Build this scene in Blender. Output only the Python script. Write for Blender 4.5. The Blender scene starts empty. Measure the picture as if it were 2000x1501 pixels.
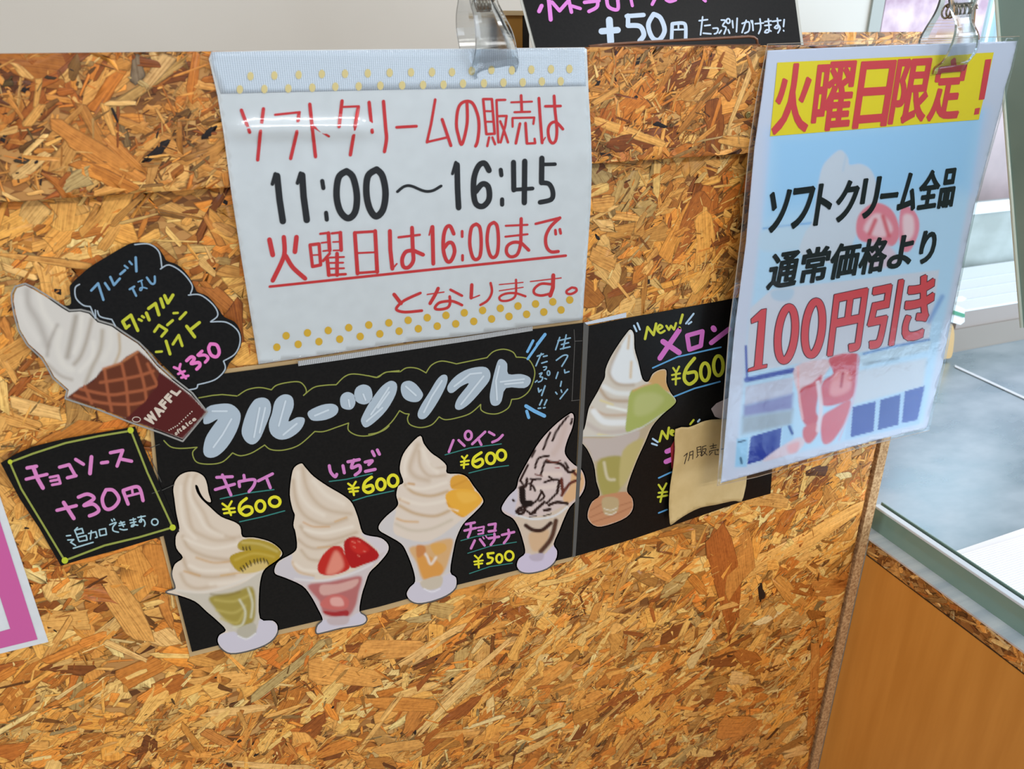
import bpy, math, random
import numpy as np
from mathutils import Vector, Matrix
from mathutils.geometry import delaunay_2d_cdt

# ------------------------------------------------------------------ camera
PP = np.array([1000.0, 750.5]); VH = np.array([5300.0, 48.0]); VV = np.array([1028.0, 4066.0])
FP = math.sqrt(-float((VH - PP) @ (VV - PP)))
_h = np.array([*(VH - PP), FP]); _h /= np.linalg.norm(_h)
_v = np.array([*(VV - PP), FP]); _v /= np.linalg.norm(_v)
_n = np.cross(_h, _v)
ROT = np.stack([_h, _n, -_v], 1)
CAM = np.array([0.0, -0.622, 1.10])
sc = bpy.context.scene
cd = bpy.data.cameras.new('camera'); co = bpy.data.objects.new('camera', cd); sc.collection.objects.link(co)
cd.sensor_fit = 'HORIZONTAL'; cd.sensor_width = 36.0; cd.lens = FP / 2000 * 36; cd.clip_start = 0.01
m3 = np.stack([ROT[0], -ROT[1], -ROT[2]], 1)
M = Matrix([[*m3[i], CAM[i]] for i in range(3)] + [[0, 0, 0, 1]])
co.matrix_world = M
cd.dof.use_dof = True; cd.dof.focus_distance = 0.80; cd.dof.aperture_fstop = 9.0
sc.camera = co
# ------------------------------------------------------------------ light
w = bpy.data.worlds.new('world'); sc.world = w; w.use_nodes = True
bg = w.node_tree.nodes['Background']; bg.inputs[0].default_value = (0.89, 0.94, 1.03, 1); bg.inputs[1].default_value = 0.44
def area(name, loc, target, sx, sy, power, col):
    ld = bpy.data.lights.new(name, 'AREA'); ld.shape = 'RECTANGLE'; ld.size = sx; ld.size_y = sy; ld.energy = power; ld.color = col
    o = bpy.data.objects.new(name, ld); sc.collection.objects.link(o); o.location = loc
    o.rotation_euler = (Vector(target) - Vector(loc)).to_track_quat('-Z', 'Y').to_euler()
    return o
area('ceiling_light', (0.35, -3.0, 2.50), (0.25, 0, 0.9), 1.3, 0.13, 26, (0.97, 0.98, 1.0))
area('ceiling_light', (0.9, -0.9, 2.7), (0.5, 0, 0.7), 1.3, 0.14, 9, (1.0, 0.97, 0.92))
area('window_daylight', (3.0, -1.4, 1.45), (0.5, 0, 0.75), 2.8, 2.2, 92, (0.78, 0.89, 1.04))
area('side_fill', (-2.7, -0.55, 1.05), (0.7, -0.3, 0.55), 1.0, 1.2, 14, (1.0, 0.96, 0.90))  # unseen fill lamp added at the left to brighten the beech side panel
sc.view_settings.view_transform = 'Standard'; sc.view_settings.look = 'None'
sc.view_settings.gamma = 1.0; sc.view_settings.use_curve_mapping = False; sc.view_settings.exposure = 0.25
sc.cycles.max_bounces = 8; sc.cycles.transparent_max_bounces = 16

# ------------------------------------------------------------------ helpers
KA = 1.03
def lin(c):
    c = np.asarray(c, float) / 255.0
    return np.where(c <= 0.04045, c / 12.92, ((c + 0.055) / 1.055) ** 2.4)
def alb(c): return np.clip(lin(c) * KA, 0, 0.95)
def ray(px, py):
    px = np.asarray(px, float); py = np.asarray(py, float)
    c = np.stack([px - PP[0], py - PP[1], np.full(px.shape, FP)], -1)
    return c @ ROT                       # rows: world direction
def on(px, py, axis, val):
    d = ray(px, py); k = (val - CAM[axis]) / d[..., axis]
    return CAM + d * k[..., None]
def onsurf(px, py, ysurf, lift=0.0):
    px = np.asarray(px, float); py = np.asarray(py, float)
    y = (ysurf(px, py) if callable(ysurf) else np.full(px.shape, ysurf)) - lift
    d = ray(px, py); k = (y - CAM[1]) / d[..., 1]
    return CAM + d * k[..., None]
MATS = {}
def mat(name, col=(200, 200, 200), rough=0.5, spec=0.5, metal=0.0, trans=0.0, coat=0.0, raw=False, attr=False, alpha=1.0, ior=1.45, emit=None, es=1.0):
    if name in MATS: return MATS[name]
    m = bpy.data.materials.new(name); m.use_nodes = True; b = m.node_tree.nodes['Principled BSDF']
    c = lin(col) if raw else alb(col)
    b.inputs['Base Color'].default_value = (*c, 1); b.inputs['Roughness'].default_value = rough
    b.inputs['Specular IOR Level'].default_value = spec; b.inputs['Metallic'].default_value = metal
    b.inputs['Transmission Weight'].default_value = trans; b.inputs['Coat Weight'].default_value = coat
    b.inputs['Coat Roughness'].default_value = 0.08; b.inputs['Alpha'].default_value = alpha; b.inputs['IOR'].default_value = ior
    if emit is not None:
        b.inputs['Emission Color'].default_value = (*lin(emit), 1); b.inputs['Emission Strength'].default_value = es
    if attr:
        a = m.node_tree.nodes.new('ShaderNodeVertexColor'); a.layer_name = 'Col'
        m.node_tree.links.new(a.outputs['Color'], b.inputs['Base Color'])
    MATS[name] = m
    return m
ORG = {}
def thing(name, label, cat, loc=(0, 0, 0), group=None):
    o = bpy.data.objects.new(name, None); sc.collection.objects.link(o); o.location = loc; o.empty_display_size = 0.02
    o['label'] = label; o['category'] = cat
    if group: o['group'] = group
    ORG[o.name] = np.array(loc, float); return o
def link(name, verts, faces, m, parent=None, label=None, col=None, smooth=False, kind=None, uv=None, tag=None):
    verts = np.asarray(verts, float)
    base = ORG[parent.name] if parent is not None else np.zeros(3)
    me = bpy.data.meshes.new(name)
    if isinstance(faces, np.ndarray):
        nf, k = faces.shape
        me.vertices.add(len(verts)); me.vertices.foreach_set('co', (verts - base).astype(np.float32).ravel())
        me.loops.add(nf * k); me.loops.foreach_set('vertex_index', faces.astype(np.int32).ravel())
        me.polygons.add(nf); me.polygons.foreach_set('loop_start', np.arange(0, nf * k, k, dtype=np.int32))
        me.update(calc_edges=True); me.validate()
    else:
        me.from_pydata([tuple(v) for v in (verts - base)], [], [tuple(f) for f in faces]); me.update()
    if col is not None:
        a = me.color_attributes.new('Col', 'FLOAT_COLOR', 'POINT')
        a.data.foreach_set('color', np.concatenate([col, np.ones((len(col), 1))], 1).astype(np.float32).ravel())
    if uv is not None:
        l = me.uv_layers.new(name='UVMap'); vi = np.empty(len(me.loops), np.int32); me.loops.foreach_get('vertex_index', vi)
        l.data.foreach_set('uv', uv[vi].astype(np.float32).ravel())
    if smooth: me.polygons.foreach_set('use_smooth', np.ones(len(me.polygons), bool))
    me.materials.append(m)
    o = bpy.data.objects.new(name, me); sc.collection.objects.link(o)
    if parent is not None: o.parent = parent
    ORG[o.name] = base
    if label: o['label'] = label
    if kind: o['kind'] = kind
    if tag: o['label'], o['category'] = tag
    return o
def box(name, lo, hi, m, parent=None, bevel=0.0, **k):
    (x0, y0, z0), (x1, y1, z1) = lo, hi
    v = [(x0, y0, z0), (x1, y0, z0), (x1, y1, z0), (x0, y1, z0), (x0, y0, z1), (x1, y0, z1), (x1, y1, z1), (x0, y1, z1)]
    f = [(0, 3, 2, 1), (4, 5, 6, 7), (0, 1, 5, 4), (1, 2, 6, 5), (2, 3, 7, 6), (3, 0, 4, 7)]
    o = link(name, v, f, m, parent, **k)
    if bevel:
        b = o.modifiers.new('bevel', 'BEVEL'); b.width = bevel; b.segments = 2
    return o
class Fr:
    def __init__(s, x0, y0, k): s.x, s.y, s.k = x0, y0, k
    def p(s, x, y): return (s.x + x / s.k, s.y + y / s.k)
REF = Fr(0, 0, 1)
def P(fr, txt):
    a = [float(t) for t in txt.replace(',', ' ').split()]
    return [fr.p(a[i], a[i + 1]) for i in range(0, len(a), 2)]
def catmull(p, n=6, closed=False):
    p = [np.array(q, float) for q in p]; out = []
    N = len(p)
    rng = range(N) if closed else range(N - 1)
    for i in rng:
        a, b, c, d = (p[(i - 1) % N], p[i], p[(i + 1) % N], p[(i + 2) % N]) if closed else (p[max(i - 1, 0)], p[i], p[i + 1], p[min(i + 2, N - 1)])
        for t in np.arange(n) / n:
            out.append(0.5 * ((2 * b) + (c - a) * t + (2 * a - 5 * b + 4 * c - d) * t * t + (3 * b - a - 3 * c + d) * t ** 3))
    if not closed: out.append(p[-1])
    return [tuple(q) for q in out]
def strokes(fr, txt, w):
    """';'-separated strokes; '~' smooth; 'o cx cy rx ry' ring; 'd cx cy r' disc; 'W n' sets the width."""
    out = []
    for s in txt.split(';'):
        s = s.strip()
        if not s: continue
        if s[0] == 'W': w = float(s[1:]); continue
        if s[0] == 'o':
            a = [float(t) for t in s[1:].split()]
            q = [fr.p(a[0] + a[2] * math.cos(t), a[1] + a[3] * math.sin(t)) for t in np.linspace(0, 2 * math.pi, 19)]
            out.append((q, w / fr.k)); continue
        if s[0] == 'd':
            a = [float(t) for t in s[1:].split()]
            c = fr.p(a[0], a[1]); out.append(([c, (c[0] + .01, c[1])], 2 * a[2] / fr.k)); continue
        if s[0] == '~': out.append((catmull(P(fr, s[1:])), w / fr.k))
        else: out.append((P(fr, s), w / fr.k))
    return out
def union_mesh(polys, extra=(), eps=1e-4):
    vs, fs = [], []
    for q in polys:
        ar = sum(q[i - 1][0] * q[i][1] - q[i][0] * q[i - 1][1] for i in range(len(q)))
        if ar < 0: q = list(q)[::-1]
        fs.append(list(range(len(vs), len(vs) + len(q)))); vs += [Vector((float(a), float(b))) for a, b in q]
    vs += [Vector((float(a), float(b))) for a, b in extra]
    r = delaunay_2d_cdt(vs, [], fs, 0, eps, True)
    keep = [tuple(f) for f, o in zip(r[2], r[5]) if len(o)]
    return np.array([(v.x, v.y) for v in r[0]]), keep
def stroke_polys(st):
    polys = []
    for q, w in st:
        h = w / 2
        for (x0, y0), (x1, y1) in zip(q[:-1], q[1:]):
            L = math.hypot(x1 - x0, y1 - y0) or 1e-6
            if L < .05: continue
            nseg = max(1, int(L / 22)); nx, ny = -(y1 - y0) / L * h, (x1 - x0) / L * h
            for i in range(nseg):
                a, b = i / nseg, (i + 1) / nseg
                ax, ay, bx, by = x0 + (x1 - x0) * a, y0 + (y1 - y0) * a, x0 + (x1 - x0) * b, y0 + (y1 - y0) * b
                polys.append([(ax + nx, ay + ny), (bx + nx, by + ny), (bx - nx, by - ny), (ax - nx, ay - ny)])
        nd = 8 if w < 12 else 14
        for (x, y) in q:
            polys.append([(x + h * math.cos(t), y + h * math.sin(t)) for t in np.arange(nd) / nd * 2 * math.pi + 0.2])
    return polys
LIFT = 0.00022
def write(name, st, surf, m, parent, label=None, lift=LIFT, polys=(), gap=26, **k):
    """flat ink; words that stand well apart become parts of their own"""
    items = [([q], stroke_polys([q])) for q in st] + [([], [list(q)]) for q in polys]
    bbs = []
    for _, ps_ in items:
        a = np.array([c for q in ps_ for c in q]); bbs.append([*a.min(0), *a.max(0)])
    grp = list(range(len(items)))
    if not polys:
        ch = True
        while ch:
            ch = False
            for i in range(len(items)):
                for j in range(i):
                    if grp[i] != grp[j]:
                        A, B = bbs[i], bbs[j]
                        if A[0] - gap < B[2] and B[0] - gap < A[2] and A[1] - gap < B[3] and B[1] - gap < A[3]:
                            o_, n_ = grp[i], grp[j]; grp = [n_ if g == o_ else g for g in grp]; ch = True
    else: grp = [0] * len(items)
    out = None
    for g in sorted(set(grp)):
        v, f = union_mesh([p for i, it in enumerate(items) if grp[i] == g for p in it[1]])
        f = [tuple(reversed(t)) for t in f]      # image y grows downward: flip so that the faces look at the viewer
        out = link(name, onsurf(v[:, 0], v[:, 1], surf, lift), f, m, parent, label, **k)
    return out
def inside(pts, poly):
    x, y = pts[:, 0], pts[:, 1]; r = np.zeros(len(pts), bool); n = len(poly)
    for i in range(n):
        x0, y0 = poly[i]; x1, y1 = poly[(i + 1) % n]
        c = ((y0 > y) != (y1 > y)) & (x < (x1 - x0) * (y - y0) / ((y1 - y0) or 1e-9) + x0); r ^= c
    return r
def sdist(pts, line, closed=True):
    n = len(line); d = np.full(len(pts), 1e9)
    for i in range(n if closed else n - 1):
        a = np.array(line[i], float); b = np.array(line[(i + 1) % n], float); ab = b - a
        t = np.clip(((pts - a) @ ab) / max(ab @ ab, 1e-9), 0, 1)
        d = np.minimum(d, np.hypot(*(pts - a - t[:, None] * ab).T))
    if closed: d = np.where(inside(pts, line), -d, d)
    return d
def resample(poly, step):
    out = []
    n = len(poly)
    for i in range(n):
        a, b = np.array(poly[i], float), np.array(poly[(i + 1) % n], float)
        k = max(1, int(np.linalg.norm(b - a) / step))
        for j in range(k): out.append(tuple(a + (b - a) * j / k))
    return out
def sheet(name, outline, surf, m, parent, step=20, thick=0.0004, lift=0.0, paint=None, label=None, smooth_outline=False, **k):
    if smooth_outline: outline = catmull(outline, 4, True)
    ol = resample(outline, step if paint is None else max(step * 1.6, 3))
    a = np.array(ol); x0, y0 = a.min(0); x1, y1 = a.max(0)
    gx, gy = np.meshgrid(np.arange(x0 + step / 2, x1, step), np.arange(y0 + step / 2, y1, step))
    gx[::2] += step * 0.25; gx[1::2] -= step * 0.25
    g = np.stack([gx.ravel(), gy.ravel()], 1)
    g = g[inside(g, ol)]; g = g[sdist(g, ol) < -0.45 * step] if len(g) else g
    v, f = union_mesh([ol], g)
    front = onsurf(v[:, 0], v[:, 1], surf, lift + thick)
    faces = [tuple(reversed(t)) for t in f]
    n = len(v)
    # rim and back
    back = onsurf(v[:, 0], v[:, 1], surf, lift + thick); back[:, 1] += thick
    cnt = {}
    for t in f:
        for i in range(len(t)):
            e = (t[i], t[(i + 1) % len(t)]); cnt[e] = 1
    rim = [(e[0], e[1], e[1] + n, e[0] + n) for e in cnt if (e[1], e[0]) not in cnt]
    faces = faces + [tuple(i + n for i in t) for t in f] + rim
    verts = np.concatenate([front, back])
    col = None
    if paint is not None:
        c = paint(v); col = np.concatenate([c, c])
    o = link(name, verts, faces, m, parent, label, col=col, **k)
    return o
class Paint:
    def __init__(s, base, sf=1.0): s.base = base; s.ops = []; s.sf = sf
    def fill(s, fr, txt, c, soft=4, a=1.0, smooth=True):
        q = P(fr, txt)
        if smooth and len(q) > 3: q = catmull(q, 4, True)
        s.ops.append(('f', q, c, soft / fr.k, a)); return s
    def line(s, fr, txt, w, c, soft=4, a=1.0):
        for part in txt.split(';'):
            q = P(fr, part)
            if len(q) > 2: q = catmull(q, 5)
            s.ops.append(('l', q, c, soft / fr.k * s.sf, a, w / fr.k / 2))
        return s
    def disc(s, fr, cx, cy, rx, ry, c, soft=4, a=1.0):
        q = [(cx + rx * math.cos(t), cy + ry * math.sin(t)) for t in np.arange(18) / 18 * 2 * math.pi]
        s.ops.append(('f', [fr.p(*p) for p in q], c, soft / fr.k, a)); return s
    def __call__(s, pts):
        c = np.tile(lin(s.base), (len(pts), 1))
        for op in s.ops:
            d = sdist(pts, op[1], op[0] == 'f')
            if op[0] == 'l': d = d - op[5]
            al = np.clip(0.5 - d / max(op[3], 0.6), 0, 1); al = al * al * (3 - 2 * al) * op[4]
            c = c * (1 - al[:, None]) + lin(op[2]) * al[:, None]
        return np.clip(c * KA, 0, 0.92)
def glyph(text, off=0.0):
    cu = bpy.data.curves.new('t', 'FONT'); cu.body = text; cu.size = 1; cu.offset = off; cu.resolution_u = 4; cu.fill_mode = 'FRONT'
    ob = bpy.data.objects.new('t', cu); sc.collection.objects.link(ob)
    dg = bpy.context.evaluated_depsgraph_get(); me = bpy.data.meshes.new_from_object(ob.evaluated_get(dg))
    v = np.array([(q.co.x, q.co.y) for q in me.vertices]); me.calc_loop_triangles()
    f = [tuple(t.vertices) for t in me.loop_triangles]
    bpy.data.objects.remove(ob); bpy.data.curves.remove(cu); bpy.data.meshes.remove(me)
    return v, f
def split_tris(v, f, lim):
    v = [tuple(a) for a in v]; out = []; st = list(f); mid = {}
    while st:
        a, b, c = st.pop()
        ls = [(math.dist(v[a], v[b]), a, b, c), (math.dist(v[b], v[c]), b, c, a), (math.dist(v[c], v[a]), c, a, b)]
        L, p, q, r = max(ls)
        if L < lim: out.append((a, b, c)); continue
        key = (min(p, q), max(p, q))
        if key not in mid:
            mid[key] = len(v); v.append(((v[p][0] + v[q][0]) / 2, (v[p][1] + v[q][1]) / 2))
        mm = mid[key]; st += [(p, mm, r), (mm, q, r)]
    return np.array(v), out
def printed(name, quad, items, surf, m, parent, off=0.0, lift=LIFT, label=None, grow=0.0):
    """items: (char, u0, u1, v0, v1) boxes inside quad TL TR BR BL (pixel space); the glyph's own bounds fill the box"""
    TL, TR, BR, BL = [np.array(q, float) for q in quad]; AV, AF, nb = [], [], 0
    for ch, u0, u1, v0, v1 in items:
        gv, gf = glyph(ch); lo, hi = gv.min(0), gv.max(0)
        t = (gv - lo) / np.maximum(hi - lo, 1e-6); e = off / 2
        u = u0 + (u1 - u0) * t[:, 0]; vv = v1 + (v0 - v1) * t[:, 1]
        top = TL + (TR - TL) * u[:, None]; bot = BL + (BR - BL) * u[:, None]; px = top + (bot - top) * vv[:, None]
        if off:
            c = (px.min(0) + px.max(0)) / 2; hs = (px.max(0) - px.min(0)) / 2; px = c + (px - c) * np.maximum(1 - e * (1 - grow) / hs, .3)
        cnt = {}; polys = []
        for f in gf:
            for i in range(3): cnt[(f[i], f[(i + 1) % 3])] = 1
            p, q, r = px[f[0]], px[f[1]], px[f[2]]
            if abs((q[0] - p[0]) * (r[1] - p[1]) - (q[1] - p[1]) * (r[0] - p[0])) > .02: polys.append([tuple(px[i]) for i in f])
        if off:
            for a, b in cnt:
                if (b, a) in cnt: continue
                p, q = px[a], px[b]; d = q - p; L_ = np.hypot(*d)
                if L_ < .15: continue
                nn = np.array([-d[1], d[0]]) / L_ * e; dd = d / L_ * e * .55
                polys.append([tuple(p + nn - dd), tuple(q + nn + dd), tuple(q - nn + dd), tuple(p - nn - dd)])
        bb = np.array([c for q in polys for c in q]); box_a = np.prod(bb.max(0) - bb.min(0))
        for jit in range(6):
            rs_ = np.random.RandomState(jit); pj = [[(x + rs_.uniform(-.01, .01) * (jit > 0), y + rs_.uniform(-.01, .01) * (jit > 0)) for x, y in q] for q in polys]
            v, f = union_mesh(pj, eps=1e-5)
            A = sum(abs(sum(v[t[i - 1]][0] * v[t[i]][1] - v[t[i]][0] * v[t[i - 1]][1] for i in range(len(t)))) / 2 for t in f)
            if A < .80 * box_a or ch in 'ー！1': break
        AV.append(v)
        for t in f:
            for i in range(1, len(t) - 1): AF.append((t[0] + nb, t[i] + nb, t[i + 1] + nb))
        nb += len(v)
    v = np.concatenate(AV); tri = AF
    v, tri = split_tris(v, tri, 26)
    return link(name, onsurf(v[:, 0], v[:, 1], surf, lift), [tuple(reversed(t)) for t in tri], m, parent, label)

# ------------------------------------------------------------------ crop frames of the photograph
cA = Fr(0, 0, 3.752); cB = Fr(400, 0, 3.752); cC = Fr(800, 0, 3.752); cE = Fr(1400, 0, 3.1267); cF = Fr(1400, 400, 2.68)
cH = Fr(400, 300, 3.574); dA = Fr(800, 280, 3.4125); dB = Fr(0, 450, 3.573); dC = Fr(0, 820, 3.128); dD = Fr(320, 620, 4.545)
dE = Fr(720, 620, 4.545); dF = Fr(300, 880, 3.573); dG = Fr(520, 860, 3.573); dH = Fr(740, 820, 3.95); eA = Fr(900, 790, 4.415)
eB = Fr(1110, 580, 3.003); eC = Fr(1240, 780, 5.361); eD = Fr(1400, 880, 2.4167); eE = Fr(400, 1200, 3.333); eF = Fr(1780, 0, 7.505)
eG = Fr(1680, 950, 4.2875); eH = Fr(1820, 150, 2.5); fA = Fr(440, 170, 5.556); fB = Fr(780, 170, 5.556); fC = Fr(500, 410, 6.25)
fD = Fr(820, 410, 6.25); fE = Fr(140, 470, 4.841); fF = Fr(20, 840, 5.56); fG = Fr(1020, 0, 3.704); fH = Fr(1020, 630, 7.508)

# ------------------------------------------------------------------ materials with texture
def osb_mat(name, flakes=True):
    m = bpy.data.materials.new(name); m.use_nodes = True; nt = m.node_tree; N = nt.nodes; L = nt.links; b = N['Principled BSDF']
    b.inputs['Roughness'].default_value = 0.42; b.inputs['Specular IOR Level'].default_value = 0.35
    if flakes:
        vc = N.new('ShaderNodeVertexColor'); vc.layer_name = 'Col'
        uv = N.new('ShaderNodeUVMap')
        mp = N.new('ShaderNodeMapping'); mp.inputs['Scale'].default_value = (28, 900, 1); L.new(uv.outputs[0], mp.inputs[0])
        n1 = N.new('ShaderNodeTexNoise'); n1.inputs['Scale'].default_value = 1.0; n1.inputs['Detail'].default_value = 4; L.new(mp.outputs[0], n1.inputs['Vector'])
        tc = N.new('ShaderNodeTexCoord'); n2 = N.new('ShaderNodeTexNoise'); n2.inputs['Scale'].default_value = 240; n2.inputs['Detail'].default_value = 5
        L.new(tc.outputs['Object'], n2.inputs['Vector'])
        r1 = N.new('ShaderNodeMapRange'); r1.inputs[1].default_value = .3; r1.inputs[2].default_value = .7; r1.inputs[3].default_value = .60; r1.inputs[4].default_value = 1.28; L.new(n1.outputs[0], r1.inputs[0])
        r2 = N.new('ShaderNodeMapRange'); r2.inputs[1].default_value = .3; r2.inputs[2].default_value = .72; r2.inputs[3].default_value = 1.12; r2.inputs[4].default_value = .72; L.new(n2.outputs[0], r2.inputs[0])
        mu = N.new('ShaderNodeMath'); mu.operation = 'MULTIPLY'; L.new(r1.outputs[0], mu.inputs[0]); L.new(r2.outputs[0], mu.inputs[1])
        cr = N.new('ShaderNodeValToRGB'); ce = cr.color_ramp.elements
        ce[0].position = .55; ce[0].color = (.50, .36, .24, 1); ce[1].position = 1.3; ce[1].color = (1.22, 1.2, 1.15, 1)
        half = N.new('ShaderNodeMapRange'); half.inputs[1].default_value = .45; half.inputs[2].default_value = 1.30; L.new(mu.outputs[0], half.inputs[0])
        ce[0].position = 0; ce[1].position = 1; km = ce.new(.45); km.color = (.92, .88, .82, 1); L.new(half.outputs[0], cr.inputs[0])
        mm = N.new('ShaderNodeMix'); mm.data_type = 'RGBA'; mm.blend_type = 'MULTIPLY'; mm.inputs[0].default_value = 1
        L.new(vc.outputs[0], mm.inputs[6]); L.new(cr.outputs[0], mm.inputs[7]); L.new(mm.outputs[2], b.inputs['Base Color'])
        bp = N.new('ShaderNodeBump'); bp.inputs['Strength'].default_value = .5; bp.inputs['Distance'].default_value = .0004
        L.new(n1.outputs[0], bp.inputs['Height']); L.new(bp.outputs[0], b.inputs['Normal'])
    else:
        tc = N.new('ShaderNodeTexCoord')
        mp = N.new('ShaderNodeMapping'); mp.inputs['Rotation'].default_value = (.5, .6, .7); mp.inputs['Scale'].default_value = (60, 160, 160); L.new(tc.outputs['Object'], mp.inputs[0])
        vo = N.new('ShaderNodeTexVoronoi'); vo.inputs['Scale'].default_value = 1.0; L.new(mp.outputs[0], vo.inputs['Vector'])
        cr = N.new('ShaderNodeValToRGB'); e = cr.color_ramp.elements
        e[0].color = (*alb((95, 55, 25)), 1); e[1].color = (*alb((205, 155, 90)), 1)
        k = e.new(.5); k.color = (*alb((165, 108, 52)), 1)
        sp = N.new('ShaderNodeSeparateColor'); L.new(vo.outputs['Color'], sp.inputs[0]); L.new(sp.outputs[0], cr.inputs[0]); L.new(cr.outputs[0], b.inputs['Base Color'])
        bp = N.new('ShaderNodeBump'); bp.inputs['Strength'].default_value = .6; bp.inputs['Distance'].default_value = .0006
        L.new(vo.outputs['Distance'], bp.inputs['Height']); L.new(bp.outputs[0], b.inputs['Normal'])
    return m
OSBF = osb_mat('wood_strands'); OSB = osb_mat('strand_board', False)
def noise_mat(name, c0, c1, scale=(1, 1, 1), sc_=5.0, rough=.5, metal=0.0, spec=.5, bump=0.0, detail=4, lo=.35, hi=.65, rr=None):
    m = bpy.data.materials.new(name); m.use_nodes = True; nt = m.node_tree; N = nt.nodes; L = nt.links; b = N['Principled BSDF']
    tc = N.new('ShaderNodeTexCoord'); mp = N.new('ShaderNodeMapping'); mp.inputs['Scale'].default_value = scale; L.new(tc.outputs['Object'], mp.inputs[0])
    n = N.new('ShaderNodeTexNoise'); n.inputs['Scale'].default_value = sc_; n.inputs['Detail'].default_value = detail; L.new(mp.outputs[0], n.inputs['Vector'])
    cr = N.new('ShaderNodeValToRGB'); cr.color_ramp.elements[0].position = lo; cr.color_ramp.elements[1].position = hi
    cr.color_ramp.elements[0].color = (*alb(c0), 1); cr.color_ramp.elements[1].color = (*alb(c1), 1)
    L.new(n.outputs[0], cr.inputs[0]); L.new(cr.outputs[0], b.inputs['Base Color'])
    b.inputs['Roughness'].default_value = rough; b.inputs['Metallic'].default_value = metal; b.inputs['Specular IOR Level'].default_value = spec
    if rr:
        q = N.new('ShaderNodeMapRange'); q.inputs[3].default_value = rr[0]; q.inputs[4].default_value = rr[1]; L.new(n.outputs[0], q.inputs[0]); L.new(q.outputs[0], b.inputs['Roughness'])
    if bump:
        bp = N.new('ShaderNodeBump'); bp.inputs['Strength'].default_value = .5; bp.inputs['Distance'].default_value = bump; L.new(n.outputs[0], bp.inputs['Height']); L.new(bp.outputs[0], b.inputs['Normal'])
    return m
BEECH = noise_mat('beech_veneer', (216, 148, 64), (206, 138, 56), (9, 9, .8), 6, .42)
STEEL = noise_mat('brushed_steel', (154, 176, 186), (190, 206, 214), (3, 5, 5), 3, .3, .75, rr=(.18, .42))
CUT = noise_mat('cut_edge', (160, 118, 74), (214, 176, 126), (1, 1, 1), 300, .8, bump=.001)
CHALKBOARD = noise_mat('black_card', (11, 11, 11), (19, 18, 17), (1, 1, 1), 420, .3, spec=.22)
PAPER = noise_mat('white_paper', (212, 214, 214), (217, 219, 219), (1, 1, 1), 90, .3, spec=.5)
PAPER2 = noise_mat('poster_paper', (212, 216, 228), (215, 219, 230), (1, 1, 1), 90, .28, spec=.5)
PRINT = mat('printed_picture', attr=True, rough=.35, spec=.2)
def film_mat():
    m = bpy.data.materials.new('clear_film'); m.use_nodes = True; nt = m.node_tree; N = nt.nodes; L = nt.links
    N.remove(N['Principled BSDF']); out = N['Material Output']
    t = N.new('ShaderNodeBsdfTransparent'); t.inputs[0].default_value = (.97, .98, .98, 1)
    g = N.new('ShaderNodeBsdfGlossy'); g.inputs['Roughness'].default_value = .08; g.inputs['Color'].default_value = (.9, .95, 1, 1)
    lw = N.new('ShaderNodeLayerWeight'); lw.inputs[0].default_value = .5
    pwn = N.new('ShaderNodeMath'); pwn.operation = 'POWER'; pwn.inputs[1].default_value = 4; L.new(lw.outputs['Facing'], pwn.inputs[0])
    fr = N.new('ShaderNodeMath'); fr.operation = 'MULTIPLY_ADD'; fr.inputs[1].default_value = .5; fr.inputs[2].default_value = .024; L.new(pwn.outputs[0], fr.inputs[0])
    mx = N.new('ShaderNodeMixShader')
    tc = N.new('ShaderNodeTexCoord'); n = N.new('ShaderNodeTexNoise'); n.inputs['Scale'].default_value = 60; n.inputs['Detail'].default_value = 5; L.new(tc.outputs['Object'], n.inputs['Vector'])
    bp = N.new('ShaderNodeBump'); bp.inputs['Strength'].default_value = .55; bp.inputs['Distance'].default_value = .0012; L.new(n.outputs[0], bp.inputs['Height']); L.new(bp.outputs[0], g.inputs['Normal'])
    L.new(fr.outputs[0], mx.inputs[0]); L.new(t.outputs[0], mx.inputs[1]); L.new(g.outputs[0], mx.inputs[2]); L.new(mx.outputs[0], out.inputs[0])
    return m
FILM = film_mat()

# ------------------------------------------------------------------ the room
ZB = 1.10
mat('wall', (206, 200, 188), rough=.8); WALL = noise_mat('painted_wall', (214, 205, 190), (222, 214, 200), (1, 1, 1), 1.2, .85)
box('wall_back', (-3.2, 1.9, 0), (4.2, 2.0, 2.9), WALL, kind='structure')
box('floor', (-3.2, -2.2, -.05), (4.2, 1.9, 0), noise_mat('floor_tiles', (150, 140, 125), (165, 155, 140), (1, 1, 1), 4, .4), kind='structure')

# ------------------------------------------------------------------ particle board screen
X0 = -0.40; X1 = .7215; ZT = ZB - .0035; ZS = ZB - .0955
root = thing('particle_board_screen', 'tall particle board counter screen of coarse wood strands carrying the ice cream signs', 'counter', (0.16, 0, 0))
main = box('front_board', (X0, .0, 0), (X1, .011, ZT - .001), OSB, root)
rail = box('top_rail', (X0, -.0118, ZS), (.7215, -.0002, ZT), OSB, root, label='horizontal strip of particle board fixed along the top')
endb = box('end_board', (.7290, -.001, 0), (.7435, .30, ZT - .004), CUT, root, label='board seen at its rough sawn edge')
box('filler_strip', (.7216, .0045, 0), (.7289, .011, ZT - .004), OSB, root)

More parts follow.
